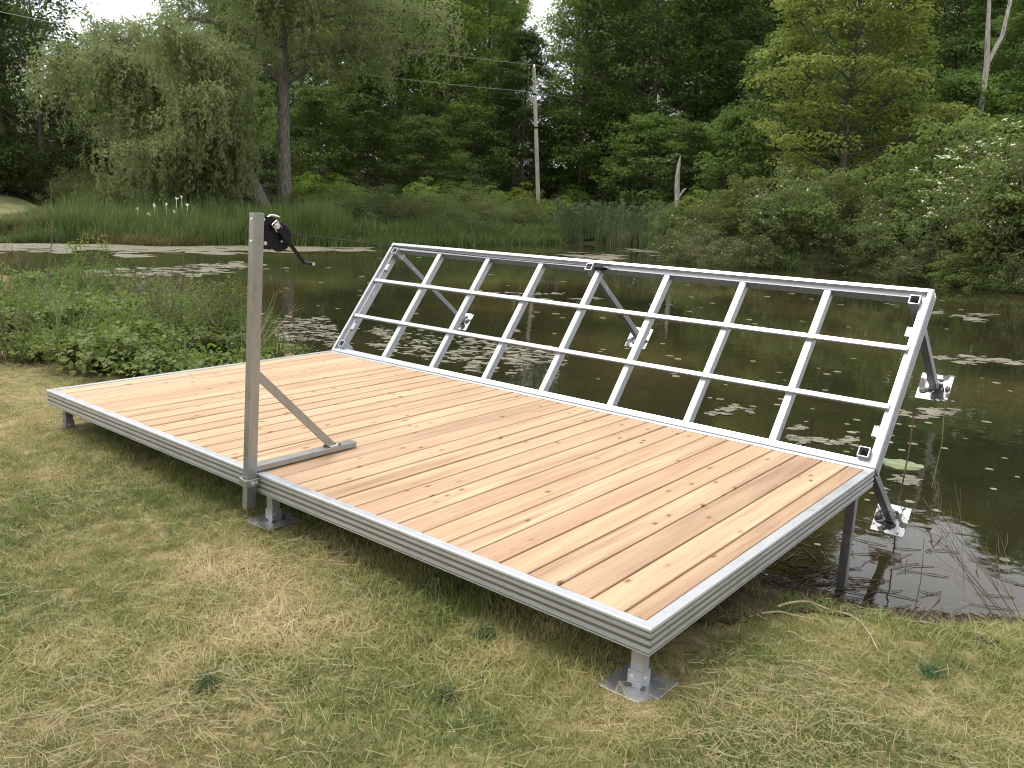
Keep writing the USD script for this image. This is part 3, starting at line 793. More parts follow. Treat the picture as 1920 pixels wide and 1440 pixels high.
heaps = [straws(rng, 12, 0.12, 0.03, 0.10, 0.0015), straws(rng, 8, 0.16, 0.05, 0.15, 0.0015), straws(rng, 18, 0.13, 0.02, 0.07, 0.0015)]
bx, by = rng.uniform(-7, 8.0, 42000), rng.uniform(-4.0, 3.4, 42000)
dd = np.hypot(bx - EYE[0], by - EYE[1])
m1 = np.clip((fbm2(bx, by, 2.6, 41) - 0.02) * 2.4, 0, 1)
near = np.clip((4.2 - dd) / 2.4, 0, 1)
ok = seen(bx, by) & shapely.contains_xy(LAWN_AREA, bx, by) & ~underdeck(bx, by, 0.05) & ~((by > 1.25 + 0.2 * fbm2(bx, by, 4.0, 12)) & (bx < 5.6))
ok &= rng.uniform(0, 1, len(bx)) < (m1 * (0.16 + 0.50 * near) + 0.04 + 0.08 * near)
sx, sy = bx[ok], by[ok]
n = len(sx)
sc = rng.uniform(0.7, 1.15, n)
instancer('cut_straw', heaps, np.c_[sx, sy, height(sx, sy)], quats_z(rng, n, 0.06), np.stack([sc, sc, sc], 1), rng.choice(3, n), STRAW,
          'pale loose cut straw scattered over the lawn in the foreground', 'straw')


# ------------------------------------------------------------ foliage builders
def lobe(rg, c, r, flat, n, up=0.75, size=0.18, aspect=0.62, outd=None):
    """Leaves through a flattened clump, most of them on its upper side."""
    d = rg.normal(0, 1, (n, 3))
    d /= np.linalg.norm(d, axis=1, keepdims=True)
    d[:, 2] = np.where(rg.uniform(0, 1, n) < 0.55, np.abs(d[:, 2]), d[:, 2])
    rr = r * rg.uniform(0.25, 1.0, n) ** 0.55
    p = c + d * rr[:, None] * np.array([1, 1, flat])
    nn = np.array([0, 0, 1.0]) * (up + 0.25) + d * 0.5 + rg.normal(0, 0.34, (n, 3))
    dr = d * np.array([1, 1, 0.2]) + rg.normal(0, 0.5, (n, 3)) - np.array([0, 0, 0.3])
    s = size * rg.uniform(0.6, 1.3, n)
    return p, nn, dr, s, s * aspect


class Crown:
    def __init__(self):
        self.a = [[] for _ in range(5)]

    def add(self, t):
        for k in range(5):
            self.a[k].append(t[k])

    def mesh(self):
        return leaves(*[np.concatenate(k) for k in self.a])


def limb_path(p0, az, el, L, curve, rg, n=6):
    d = np.array([math.cos(az) * math.cos(el), math.sin(az) * math.cos(el), math.sin(el)])
    pts = [np.array(p0, float)]
    for _ in range(n - 1):
        d = d + np.array([0, 0, curve / n]) + rg.normal(0, 0.09, 3)
        d /= np.linalg.norm(d)
        pts.append(pts[-1] + d * L / (n - 1))
    return np.array(pts)


def broadleaf(seed, H, base, Rm, nl, size, per=60, lobe_r=0.95, flat=0.5, trunk_r=0.22, peak=0.35, lean=(0, 0), up=0.75, curve=0.5, sparse=1.0):
    rg = np.random.default_rng(seed)
    tr, cr = MB(), Crown()
    zs = np.linspace(-0.4, H * 0.95, 11)
    ax_ = np.stack([lean[0] * (zs / H) ** 1.3 + rg.normal(0, 0.05 * H / 14, 11).cumsum() * 0.5, lean[1] * (zs / H) ** 1.3 + rg.normal(0, 0.05 * H / 14, 11).cumsum() * 0.5, zs], 1)
    rad = trunk_r * (1 - 0.9 * np.clip(zs / H, 0, 1)) + trunk_r * 0.35 * np.exp(-np.clip(zs, 0, None) / 0.35)
    tr.add(*tube(ax_, rad, 9))
    for i in range(nl):
        t = base + (1 - base) * ((i + rg.uniform(0.1, 0.9)) / nl) ** 0.9
        q = (t - base) / (1 - base)
        w = (q / peak) ** 0.6 if q < peak else (1 - ((q - peak) / (1 - peak)) ** 1.8)
        L = Rm * (0.30 + 0.70 * max(w, 0.0)) * rg.uniform(0.72, 1.15)
        az = i * 2.39996 + rg.normal(0, 0.35)
        el = 0.15 + 1.0 * q ** 1.5 + rg.normal(0, 0.12)
        p0 = np.array([np.interp(t * H, zs, ax_[:, k]) for k in range(3)])
        pts = limb_path(p0, az, el, L, curve * (0.4 if q < 0.2 else 1.0), rg)
        r0 = max(0.02, trunk_r * 0.33 * (1 - 0.75 * q))
        tr.add(*tube(pts, np.linspace(r0, 0.012, len(pts)), 5, False))
        spots = [(pts[-1], 1.0)]
        for s in (0.5, 0.75, 0.9):
            pc = pts[int(s * 5)]
            for sg in (-1, 1):
                az2 = az + sg * rg.uniform(0.5, 1.2)
                l2 = L * rg.uniform(0.22, 0.42)
                pp = limb_path(pc, az2, el * 0.6 + 0.15, l2, 0.3, rg, 4)
                tr.add(*tube(pp, np.linspace(r0 * 0.4, 0.008, 4), 4, False))
                spots.append((pp[-1], rg.uniform(0.65, 1.0)))
        for c, k in spots:
            if rg.uniform() > sparse:
                continue
            r = lobe_r * k * rg.uniform(0.7, 1.15)
            cr.add(lobe(rg, c + np.array([0, 0, 0.1]), r, flat * rg.uniform(0.8, 1.25), int(per * k * k), up, size))
    return tr, cr


def willow(seed, H, limbs, nstr, trunk_r, lean=(0, 0), strand=(0.8, 2.4), size=0.20, asp=0.30, fill=(0.25, 1.0), trunk_top=0.8):
    """limbs: (start height fraction, azimuth, elevation, length)."""
    rg = np.random.default_rng(seed)
    tr, cr = MB(), Crown()
    zs = np.linspace(-0.4, H * trunk_top, 9)
    ax_ = np.stack([lean[0] * np.clip(zs / H, 0, 1) ** 1.1 + rg.normal(0, 0.04, 9).cumsum(), lean[1] * np.clip(zs / H, 0, 1) ** 1.1 + rg.normal(0, 0.04, 9).cumsum(), zs], 1)
    tr.add(*tube(ax_, trunk_r * (1 - 0.78 * np.clip(zs / H, 0, 1)) + 0.12 * np.exp(-np.clip(zs, 0, None) / 0.4), 10))
    for fh, az, el, L in limbs:
        p0 = np.array([np.interp(fh * H, zs, ax_[:, k]) for k in range(3)])
        pts = limb_path(p0, az, el, L, -0.55, rg, 8)
        tr.add(*tube(pts, np.linspace(trunk_r * 0.42, 0.02, 8), 6, False))
        tips = []
        for k in range(2, 8):
            for _ in range(4):
                pp = limb_path(pts[k], az + rg.normal(0, 1.1), rg.normal(0.35, 0.4), L * rg.uniform(0.18, 0.42), -0.8, rg, 5)
                tr.add(*tube(pp, np.linspace(0.035, 0.01, 5), 4, False))
                tips += [pp[2], pp[3], pp[4]]
        for c in tips:
            # a spray of leaves about the twig, then hanging strands
            cr.add(lobe(rg, c, rg.uniform(0.55, 0.95), 0.6, 34, 0.4, size * 0.9, asp * 1.3))
            for _ in range(nstr):
                L2 = rg.uniform(*strand)
                m = int(L2 * 16)
                t = np.sort(rg.uniform(0, 1, m))
                o = rg.normal(0, 0.45, 3) * [1, 1, 0.4]
                drift = rg.normal(0, 0.25, 2)
                p = c + o + np.stack([drift[0] * t + rg.normal(0, 0.07, m), drift[1] * t + rg.normal(0, 0.07, m), -L2 * t], 1)
                d = np.stack([rg.normal(0, 0.5, m), rg.normal(0, 0.5, m), np.full(m, -1.0)], 1)
                nn = rg.normal(0, 1, (m, 3)) + [0, 0, 0.5]
                s = size * rg.uniform(0.7, 1.3, m)
                cr.add((p, nn, d, s, s * asp))
    return tr, cr


def shrub(seed, H, R, nst, per, size, lobe_r=0.45, flat=0.7, aspect=0.6, stem_r=0.02, up=0.6, hollow_=0.45):
    rg = np.random.default_rng(seed)
    tr, cr = MB(), Crown()
    for i in range(nst):
        az = i * 2.39996 + rg.normal(0, 0.3)
        q = math.sqrt((i + 0.5) / nst)
        top = np.array([R * q * math.cos(az), R * q * math.sin(az), H * (1 - 0.62 * q ** 2.2) * rg.uniform(0.72, 1.1)])
        b = np.array([0.15 * R * math.cos(az), 0.15 * R * math.sin(az), -0.15])
        t = np.linspace(0, 1, 6)[:, None]
        pts = b + (top - b) * np.c_[t ** 1.3, t ** 1.3, t ** 0.85] + rg.normal(0, 0.02 * H, (6, 3)) * t
        tr.add(*tube(pts, np.linspace(stem_r, stem_r * 0.25, 6), 5, False))
        for s in (0.35, 0.6, 0.8, 1.0):
            if s < hollow_:
                continue
            c = pts[0] + (pts[-1] - pts[0]) * 0 + np.array([np.interp(s, np.linspace(0, 1, 6), pts[:, k]) for k in range(3)])
            k = rg.uniform(0.7, 1.15)
            cr.add(lobe(rg, c + rg.normal(0, 0.12 * R, 3) * [1, 1, 0.5], lobe_r * k, flat, int(per * k), up, size, aspect))
    return tr, cr


def plant(name, label, category, tc, wood_m, leaf_m, m, group=None, trunk='trunk', crown='crown'):
    t = thing(name, label, category, m, group)
    obj(trunk, tc[0], wood_m, t, smooth=60)
    v, f = tc[1].mesh()
    obj(crown, (v, f), leaf_m, t)
    return t


def on(x, y, dz=0.0):
    return (x, y, float(height(x, y)) + dz)


# leaf colours
L_MID = leaf('leaf_mid_green', (0.063, 0.098, 0.021), (0.104, 0.149, 0.032), (0.159, 0.210, 0.046))
L_DARK = leaf('leaf_dark_green', (0.043, 0.072, 0.017), (0.072, 0.110, 0.025), (0.108, 0.154, 0.036))
L_LIME = leaf('leaf_fresh_green', (0.102, 0.142, 0.024), (0.156, 0.204, 0.036), (0.222, 0.270, 0.053))
L_GOLD = leaf('leaf_gold_green', (0.120, 0.150, 0.032), (0.190, 0.205, 0.048), (0.310, 0.270, 0.090))
L_WILLOW = leaf('leaf_willow', (0.112, 0.136, 0.050), (0.168, 0.192, 0.077), (0.232, 0.252, 0.116), vary=0.2)
L_SHRUB = leaf('leaf_grey_shrub', (0.072, 0.092, 0.030), (0.115, 0.138, 0.046), (0.160, 0.180, 0.066))
L_BANK = leaf('leaf_bank_vine', (0.060, 0.088, 0.016), (0.118, 0.155, 0.030), (0.200, 0.232, 0.050), spec=0.3)
L_ARCH = leaf('leaf_arching_shrub', (0.078, 0.104, 0.026), (0.118, 0.146, 0.036), (0.170, 0.196, 0.052))
L_OLIVE = leaf('leaf_olive_shrub', (0.085, 0.090, 0.036), (0.125, 0.130, 0.055), (0.175, 0.170, 0.080))
L_RUSSET = leaf('leaf_sparse_russet', (0.07, 0.058, 0.035), (0.10, 0.085, 0.045), (0.13, 0.13, 0.06))
FLOWER = leaf('white_blossom', (0.55, 0.55, 0.42), (0.70, 0.70, 0.58), (0.80, 0.80, 0.70), trans=0.2, vary=0.05)

rng = np.random.default_rng(5)
rz = lambda: float(rng.uniform(0, 2 * np.pi))

# --- single trees
W1 = np.array([-30.79, 21.62])
toward_left = math.atan2(-0.638, -0.769)   # towards the left edge of the view
tl = toward_left
plant('willow_tree', 'grey green willow leaning left with foliage drooping to the far bank', 'tree',
      willow(3, 9.6, [(0.30, tl + 0.1, 0.55, 7.2), (0.34, tl - 0.5, 0.35, 5.8), (0.28, tl + 0.7, 0.25, 5.0), (0.45, tl, 0.9, 6.0), (0.55, tl - 0.25, 0.25, 6.6), (0.6, tl + 0.4, 0.6, 5.0), (0.4, tl + 1.9, 0.4, 3.4), (0.62, tl - 1.2, 0.7, 3.6), (0.72, tl + 0.05, 0.45, 6.4), (0.75, tl - 0.4, 0.8, 4.8), (0.22, tl - 0.1, 0.2, 5.6), (0.25, tl + 0.35, 0.05, 4.0), (0.5, -0.6, 0.5, 4.2), (0.62, -0.9, 0.6, 4.6), (0.7, -0.3, 0.5, 4.2), (0.42, -1.1, 0.45, 4.4), (0.35, -1.5, 0.3, 4.4)],
             2, 0.42, (-3.4, -2.6), (0.7, 2.6)), BARK_GREY, L_WILLOW, matrix(on(-30.26, 22.43)))
plant('willow_tree', 'tall upright grey green willow with a dark straight trunk on the far bank', 'tree',
      willow(8, 17.5, [(0.40, tl + math.pi - 0.1, 0.55, 5.4), (0.46, tl + math.pi + 0.3, 0.45, 6.8), (0.40, tl + 0.2, 0.7, 4.6), (0.46, tl - 1.4, 0.6, 4.8), (0.5, tl + 1.6, 0.5, 5.0), (0.55, tl + math.pi, 0.45, 7.2), (0.62, tl + math.pi - 0.3, 0.6, 6.4), (0.56, -0.6, 0.6, 4.6), (0.66, -1.1, 0.6, 5.0), (0.72, -0.1, 0.7, 5.0), (0.6, -0.3, 0.4, 5.2), (0.5, tl - 0.2, 0.5, 5.6), (0.6, tl, 0.6, 5.6), (0.66, tl + 2.3, 0.8, 5.2), (0.7, tl - 2.4, 0.7, 5.0), (0.74, tl + 0.7, 0.9, 4.6), (0.78, tl + math.pi - 0.5, 1.0, 4.6)],
             1, 0.40, (0.3, 0.2), (0.6, 1.9), trunk_top=0.95), BARK_GREY, L_WILLOW, matrix(on(-31.41, 24.28)))
plant('maple_tree', 'young maple with layered yellow green leaves tipped orange behind the right bank', 'tree',
      broadleaf(17, 14.4, 0.05, 4.5, 84, 0.19, 96, 0.95, 0.42, 0.19, 0.3, up=0.95, curve=0.7), BARK, L_GOLD, matrix(on(-7.25, 37.49), 1.1))
plant('bare_top_tree', 'thin russet tree with sparse leaves at the far left', 'tree',
      broadleaf(23, 15.5, 0.35, 3.2, 34, 0.15, 20, 0.8, 0.6, 0.14, 0.5, curve=1.0, sparse=0.75), BARK_GREY, L_RUSSET, matrix(on(-48.48, 17.24), 0.4))
plant('round_tree', 'dark green rounded tree standing left of the leaning willow', 'tree',
      broadleaf(29, 12.8, 0.05, 4.6, 54, 0.20, 70, 1.15, 0.62, 0.22, 0.4), BARK, L_DARK, matrix(on(-46.90, 18.59), 2.0))

# --- the wood behind the far bank
G1, G2, G3 = 'mid green trees of the wood', 'dark green trees of the wood', 'fresh green trees of the wood'
LB1 = 'mid green leafy tree in the wood behind the far bank'
LB2 = 'dark green leafy tree in the wood behind the far bank'
LB3 = 'fresh light green tree in the wood behind the far bank'
protos = {}


def wood_tree(kind, u_d, hs=1.0, label=None):
    x, y = u_d
    rx_, ry_ = x - EYE[0], y - EYE[1]
    if rx_ * FWD[0] + ry_ * FWD[1] > 0 and (rx_ * RIGHT[0] + ry_ * RIGHT[1]) > 0.29 * (rx_ * FWD[0] + ry_ * FWD[1]):
        hs *= 0.86
    m = matrix(on(x, y), rz(), (hs * rng.uniform(0.92, 1.08), hs * rng.uniform(0.92, 1.08), hs))
    lab = (label, None) if label else {'a': (LB1, G1), 'b': (LB2, G2), 'c': (LB3, G3), 'd': (LB1, G1), 'e': (LB2, G2)}[kind]
    if kind in protos:
        t = dup(protos[kind], m, lab[0], lab[1])
        if lab[1] is None:
            t.ClearCustomDataByKey('group')
        return t
    tc, lm = {'a': (lambda: broadleaf(101, 20, 0.10, 4.6, 62, 0.23, 62, 1.15, 0.55, 0.24, 0.4), L_MID),
              'b': (lambda: broadleaf(102, 21, 0.07, 5.0, 64, 0.24, 64, 1.25, 0.6, 0.27, 0.38), L_DARK),
              'c': (lambda: broadleaf(103, 19, 0.14, 4.2, 60, 0.22, 58, 1.05, 0.5, 0.20, 0.5), L_LIME),
              'd': (lambda: broadleaf(104, 20, 0.16, 3.9, 58, 0.22, 56, 1.0, 0.7, 0.19, 0.55, curve=0.9), L_MID),
              'e': (lambda: broadleaf(105, 19, 0.04, 4.4, 64, 0.22, 66, 1.1, 0.42, 0.22, 0.3, up=1.0), L_DARK)}[kind]
    protos[kind] = plant({'a': 'woodland_tree', 'b': 'dark_tree', 'c': 'fresh_green_tree', 'd': 'slender_tree', 'e': 'spreading_tree'}[kind], lab[0], 'tree', tc(), BARK, lm, m, lab[1])
    return protos[kind]


FRONT = [('c', (-37.86, 33.94), 0.92), ('a', (-38.00, 38.34), 0.95), ('c', (-34.26, 39.31), 0.95), ('d', (-34.38, 43.29), 0.93), ('e', (-29.82, 41.92), 0.62), ('a', (-26.68, 44.30), 0.86), ('c', (-31.36, 49.56), 0.92),
         ('d', (-26.93, 48.95), 1.0), ('b', (-23.32, 47.65), 1.05), ('a', (-21.95, 50.71), 1.0), ('c', (-21.06, 53.40), 1.05), ('e', (-17.35, 49.62), 0.85), ('b', (-15.45, 51.52), 0.9), ('a', (-8.89, 51.63), 0.92),
         ('b', (-5.88, 48.28), 0.80), ('e', (-3.36, 46.77), 0.78), ('a', (-1.47, 44.06), 0.68), ('b', (0.57, 43.34), 0.72), ('d', (2.39, 45.53), 0.8), ('a', (4.78, 43.66), 0.8),
         ('e', (-50.80, 22.26), 0.45), ('b', (-49.14, 15.28), 0.72), ('b', (-54.01, 19.60), 0.72), ('a', (-47.98, 12.12), 0.8), ('b', (-50.57, 9.91), 0.9)]
FLAB = ['fresh green tree just right of the tall upright willow', 'mid green tree in the wood midway between the upright willow and the pole', 'light green tree with a thin trunk left of the utility pole', 'slender mid green tree next to the left side of the utility pole', 'low spreading dark tree close behind the utility pole',
        'mid green tree at the right edge of the sky gap by the pole', 'light green tall tree rising behind the right edge of the sky gap', 'slender tall tree between the utility pole and the bleached snag', 'large dark green tree behind the left side of the bleached snag', 'mid green tree directly behind the bleached snag', 'light green tree top left of the yellow green maple', 'low spreading dark tree at the left foot of the maple', 'dark green tree partly hidden by the left side of the maple',
        'mid green tree right behind the yellow green maple', 'dark green tree just right of the yellow green maple', 'spreading dark tree below the forked dead trunk', 'rounded mid green tree behind the white flowered bush']
_have = {}
for i, (k, p, s) in enumerate(FRONT):
    wood_tree(k, p, s, FLAB[i] if i < len(FLAB) else None)
BACK = [(-65.75, 15.29), (-63.03, 17.72), (-65.97, 21.72), (-62.10, 23.65), (-63.80, 27.46), (-59.00, 28.39), (-60.40, 32.32), (-55.56, 32.84), (-54.77, 36.10), (-51.29, 37.72), (-50.92, 41.62), (-47.20, 43.03), (-47.09, 47.65), (-42.46, 48.08), (-42.01, 52.56),
        (-33.82, 56.38), (-31.90, 59.99), (-27.37, 59.14), (-26.13, 64.28), (-21.40, 62.04), (-17.90, 62.36), (-15.45, 65.32), (-12.03, 64.25), (-8.62, 62.01), (-5.71, 60.58), (-3.04, 60.01), (-0.55, 59.32), (2.08, 59.55), (5.04, 59.67),
        (-65.54, 45.22), (-64.54, 50.12), (-60.06, 52.59), (-58.40, 57.52), (-53.17, 59.97), (-52.15, 66.27), (-45.43, 71.45), (-38.73, 72.22), (-34.11, 75.94), (-28.15, 76.56), (-22.02, 76.82), (-17.81, 80.28), (-11.39, 77.79), (-6.43, 76.69), (-1.45, 77.32)]
BH = [0.75, 0.66, 0.60, 0.55, 0.38, 0.34, 0.36, 0.45, 0.95] + [1.0] * 6 + [0.98] + [0.95] * 13 + [0.9] * 5 + [0.85, 0.80] + [0.95] * 8
for p, s in zip(BACK, BH):
    wood_tree('acbedabcea'[int(rng.integers(0, 10))], p, s * rng.uniform(0.95, 1.05))
for k in range(34):
    u_ = -230 + k * 72
    if 930 < u_ < 1090:
        continue
    a0, a1 = np.array([FWD[0], FWD[1]]), np.array([RIGHT[0], RIGHT[1]])
    dv = a0 + a1 * (u_ - 960) / 1555
    dv /= np.hypot(*dv)
    d = rng.uniform(92, 102)
    wood_tree('abeab'[k % 5], (EYE[0] + dv[0] * d, EYE[1] + dv[1] * d), (0.28 if 120 < u_ < 400 else 0.4 if u_ < 120 else 1.0) * rng.uniform(0.9, 1.1))
# the same wood goes on unseen round the sides and behind, to darken the metal
for k in range(30):
    a = math.atan2(0.989, -0.148) - 0.32 - k * 0.145
    d = rng.uniform(58, 78)
    if shapely.Point(EYE[0] + d * math.cos(a), EYE[1] + d * math.sin(a)).distance(POND) > 2:
        wood_tree('abdce'[k % 5], (EYE[0] + d * math.cos(a), EYE[1] + d * math.sin(a)), rng.uniform(0.6, 0.8))
wood_tree('a', (14.0, 0.3), 0.62)  # three unseen trees, added close by to darken the end rim
wood_tree('e', (14.5, 5.2), 0.6)
wood_tree('b', (15.5, -4.5), 0.6)
# low trees filling the wood's edge
EDGE = [(-35.87, 30.02), (-35.56, 33.57), (-31.83, 34.67), (-31.59, 39.08), (-31.65, 43.00), (-28.86, 46.42), (-25.35, 45.20), (-20.92, 43.26), (-17.93, 43.78), (-15.13, 42.93), (-12.62, 42.95), (-11.15, 44.60), (-8.56, 45.47), (-5.77, 43.15), (-3.49, 41.64), (-1.22, 40.05), (-47.81, 23.97), (-44.73, 25.57), (-44.98, 29.12), (-51.50, 20.57), (-54.20, 24.45), (-54.31, 18.76), (-52.58, 27.85), (-51.04, 30.68), (-45.54, 31.96), (-41.06, 31.41), (-46.88, 37.01), (-43.38, 38.24), (-42.55, 42.26), (-39.28, 44.20), (-37.24, 47.44), (-32.21, 46.41), (-31.35, 52.01), (-36.11, 53.51), (-27.55, 52.10), (-15.30, 60.10), (-22.55, 56.01), (-12.71, 52.54), (-9.36, 55.65)]
edge_protos = [plant('understorey_tree', 'low dark understorey tree at the foot of the wood', 'tree', broadleaf(41, 6.5, 0.03, 3.1, 40, 0.17, 52, 0.8, 0.5, 0.09, 0.35), BARK, L_MID, matrix(on(*EDGE[0]), 0.5), 'low understorey trees at the foot of the wood')]
for k, p in enumerate(EDGE[1:]):
    s = rng.uniform(0.75, 1.2)
    dup(edge_protos[0], matrix(on(*p), rz(), (s, s, s * rng.uniform(0.85, 1.2))), 'low dark understorey tree at the foot of the wood', 'low understorey trees at the foot of the wood')

# --- shrubs along the far and right banks
SHA = 'grey green bushy shrub on the far bank'
SHB = 'leafy pale green sapling bush at the edge of the wood'
SHC = 'dense shrub speckled with tiny white flowers on the right bank'
sa = shrub(51, 2.4, 1.9, 46, 70, 0.10, 0.5, 0.75, 0.5, 0.02)
sb = shrub(52, 3.0, 1.3, 30, 75, 0.15, 0.5, 0.55, 0.55, 0.02, up=0.9)
sc_ = shrub(53, 2.7, 2.1, 56, 72, 0.10, 0.48, 0.7, 0.55, 0.02)
FAR_SH = [(-26.46, 25.74, 0.95), (-25.13, 26.48, 0.8), (-28.08, 25.36, 0.9), (-30.17, 24.28, 0.75), (-24.56, 29.91, 0.62), (-26.62, 29.99, 0.9), (-25.41, 33.87, 0.8), (-25.16, 36.69, 0.8), (-27.66, 34.54, 1.1), (-49.80, 19.43, 1.9), (-47.41, 20.01, 1.5), (-52.23, 18.64, 1.5), (-51.05, 15.89, 1.6), (-41.46, 18.65, 1.0), (-37.13, 18.49, 0.7), (-36.54, 17.40, 0.8), (-26.05, 41.05, 0.8), (-14.70, 36.44, 0.8)]
first = None
for p in FAR_SH:
    m = matrix(on(p[0], p[1], -0.05), rz(), p[2])
    if first is None:
        first = plant('bank_shrub', SHA, 'shrub', sa, TWIG, L_SHRUB, m, 'grey green shrubs on the far bank', 'stems', 'foliage')
    else:
        dup(first, m, SHA, 'grey green shrubs on the far bank')
SAP = [(-34.28, 28.80, 1.1), (-32.55, 29.37, 0.9), (-29.82, 33.15, 1.0), (-29.61, 35.46, 1.1), (-28.04, 36.88, 0.9), (-27.35, 39.42, 1.0), (-24.72, 39.54, 0.75), (-26.24, 43.38, 1.0), (-24.31, 45.87, 0.9), (-18.60, 41.14, 0.8), (-13.99, 36.81, 0.9), (-11.93, 36.71, 0.9), (-9.94, 36.48, 0.8)]
first = None
for p in SAP:
    m = matrix(on(p[0], p[1], -0.05), rz(), p[2])
    if first is None:
        first = plant('sapling_bush', SHB, 'shrub', sb, TWIG, L_LIME, m, 'pale green saplings at the edge of the wood', 'stems', 'foliage')
    else:
        dup(first, m, SHB, 'pale green saplings at the edge of the wood')
RIGHT_SH = [(-10.35, 28.56, 0.62), (-9.73, 29.44, 0.85), (-9.10, 30.85, 0.95), (-7.65, 30.40, 0.85), (-6.87, 31.79, 1.0), (-5.40, 31.26, 0.9), (-4.45, 32.09, 1.1), (-2.95, 30.96, 1.0), (-1.81, 30.74, 1.05), (-0.71, 30.47, 1.1), (0.42, 29.67, 1.1), (1.40, 29.33, 1.2), (2.33, 29.45, 1.2),
            (-11.31, 33.68, 1.15), (-10.02, 34.82, 1.2), (-8.91, 35.82, 1.2), (-4.67, 35.68, 1.35), (-3.24, 35.02, 1.4), (-1.60, 33.86, 1.45), (-0.36, 33.09, 1.5), (0.72, 32.76, 1.6), (2.15, 32.96, 1.6), (-5.50, 30.37, 0.55), (-3.20, 29.86, 0.6), (-1.09, 29.16, 0.6), (0.37, 28.24, 0.6), (1.34, 27.80, 0.6)]
rg = np.random.default_rng(77)


def blossoms(cc, n, k, spread, s0, s1):
    pick = cc[rg.choice(len(cc), n, replace=False)]
    m = n * k
    return leaves(np.repeat(pick, k, 0) + rg.normal(0, spread, (m, 3)) * [1, 1, 0.5] + [0, 0, spread], rg.normal(0, 0.4, (m, 3)) + [0, 0, 1], rg.normal(0, 1, (m, 3)), rg.uniform(s0, s1, m), rg.uniform(s0, s1, m) * 0.85)


KINDS = [('flowering_bank_shrub', SHC, 'white speckled shrubs on the right bank', sc_, L_SHRUB),
         ('green_bank_shrub', 'fresh green arching shrub on the right bank', 'fresh green shrubs on the right bank', shrub(54, 2.9, 1.6, 34, 80, 0.13, 0.42, 0.5, 0.55, 0.02, up=0.9), L_ARCH),
         ('twiggy_bank_shrub', 'loose twiggy olive shrub on the right bank', 'twiggy olive shrubs on the right bank', shrub(55, 2.5, 1.8, 48, 34, 0.085, 0.36, 0.6, 0.5, 0.022, up=0.6, hollow_=0.3), L_OLIVE)]
firsts = [None] * 3
for i, p in enumerate(RIGHT_SH):
    k = (0, 2, 1, 0, 0, 1, 2, 0, 1, 2, 0, 0, 1)[i % 13]
    nm, lab, grp, tc, lm = KINDS[k]
    s = p[2] * rg.uniform(0.78, 1.18)
    m = matrix(on(p[0] + rg.normal(0, 0.4), p[1] + rg.normal(0, 0.4), -0.05), rz(), (s, s, s * rg.uniform(0.8, 1.25)))
    if firsts[k] is None:
        firsts[k] = plant(nm, lab, 'shrub', tc, TWIG, lm, m, grp, 'stems', 'foliage')
        if k == 0:
            cc = np.concatenate(tc[1].a[0])
            tag(obj('blossom', blossoms(cc[cc[:, 2] > 0.9], 120, 4, 0.035, 0.035, 0.06), FLOWER, firsts[k]), kind='stuff')
    else:
        dup(firsts[k], m, lab, grp)
vb = shrub(61, 5.2, 2.3, 48, 60, 0.14, 0.5, 0.5, 0.6, 0.03, up=0.9)
VB = plant('viburnum_bush', 'tall bush covered in white flower clusters at the right edge', 'shrub', vb, TWIG, L_ARCH, matrix(on(-0.18, 32.11), 0.3), None, 'stems', 'foliage')
cc = np.concatenate(vb[1].a[0])
hi = cc[cc[:, 2] > 1.6]
pick = hi[rg.choice(len(hi), 260, replace=False)]
fv, ff = leaves(np.repeat(pick, 6, 0) + rg.normal(0, 0.075, (1560, 3)) * [1, 1, 0.4] + [0, 0, 0.07], rg.normal(0, 0.3, (1560, 3)) + [0, 0, 1], rg.normal(0, 1, (1560, 3)), rg.uniform(0.08, 0.13, 1560), rg.uniform(0.07, 0.11, 1560))
tag(obj('blossom', (fv, ff), FLOWER, VB), kind='stuff')

# --- dead trunks
sn = thing('dead_snag', 'short bleached broken trunk standing at the foot of the wood', 'dead tree', matrix(on(-17.21, 40.20)))
zz = np.linspace(-0.2, 4.5, 10)
obj('trunk', tube(np.c_[0.10 * np.sin(zz * 1.3), 0.05 * zz, zz], np.array([0.24, 0.20, 0.17, 0.155, 0.15, 0.14, 0.15, 0.12, 0.10, 0.03]), 9), DEADWOOD, sn, smooth=50)
obj('branch_stub', tube([(0.1, 0.1, 2.2), (0.35, 0.25, 2.7), (0.45, 0.3, 2.75)], [0.08, 0.06, 0.02], 6), DEADWOOD, sn, smooth=50)
fk = thing('forked_dead_tree', 'tall pale forked dead trunk rising in the wood at the upper right', 'dead tree', matrix(on(-2.68, 40.79)))
obj('trunk', tube([(0, 0, -0.2), (0.05, 0, 4), (0, 0.05, 8.3)], [0.18, 0.14, 0.12], 8), DEADWOOD, fk, smooth=50)
obj('limb', tube([(0, 0.05, 8.2), (-0.15, 0, 9.6), (-0.3, 0, 11.2), (-0.75, -0.1, 12.6)], [0.12, 0.10, 0.07, 0.02], 7), DEADWOOD, fk, smooth=50)
obj('limb', tube([(0, 0.05, 8.2), (0.4, 0.25, 9.4), (0.5, 0.35, 11.0), (0.62, 0.45, 13.4)], [0.11, 0.09, 0.07, 0.03], 7), DEADWOOD, fk, smooth=50)

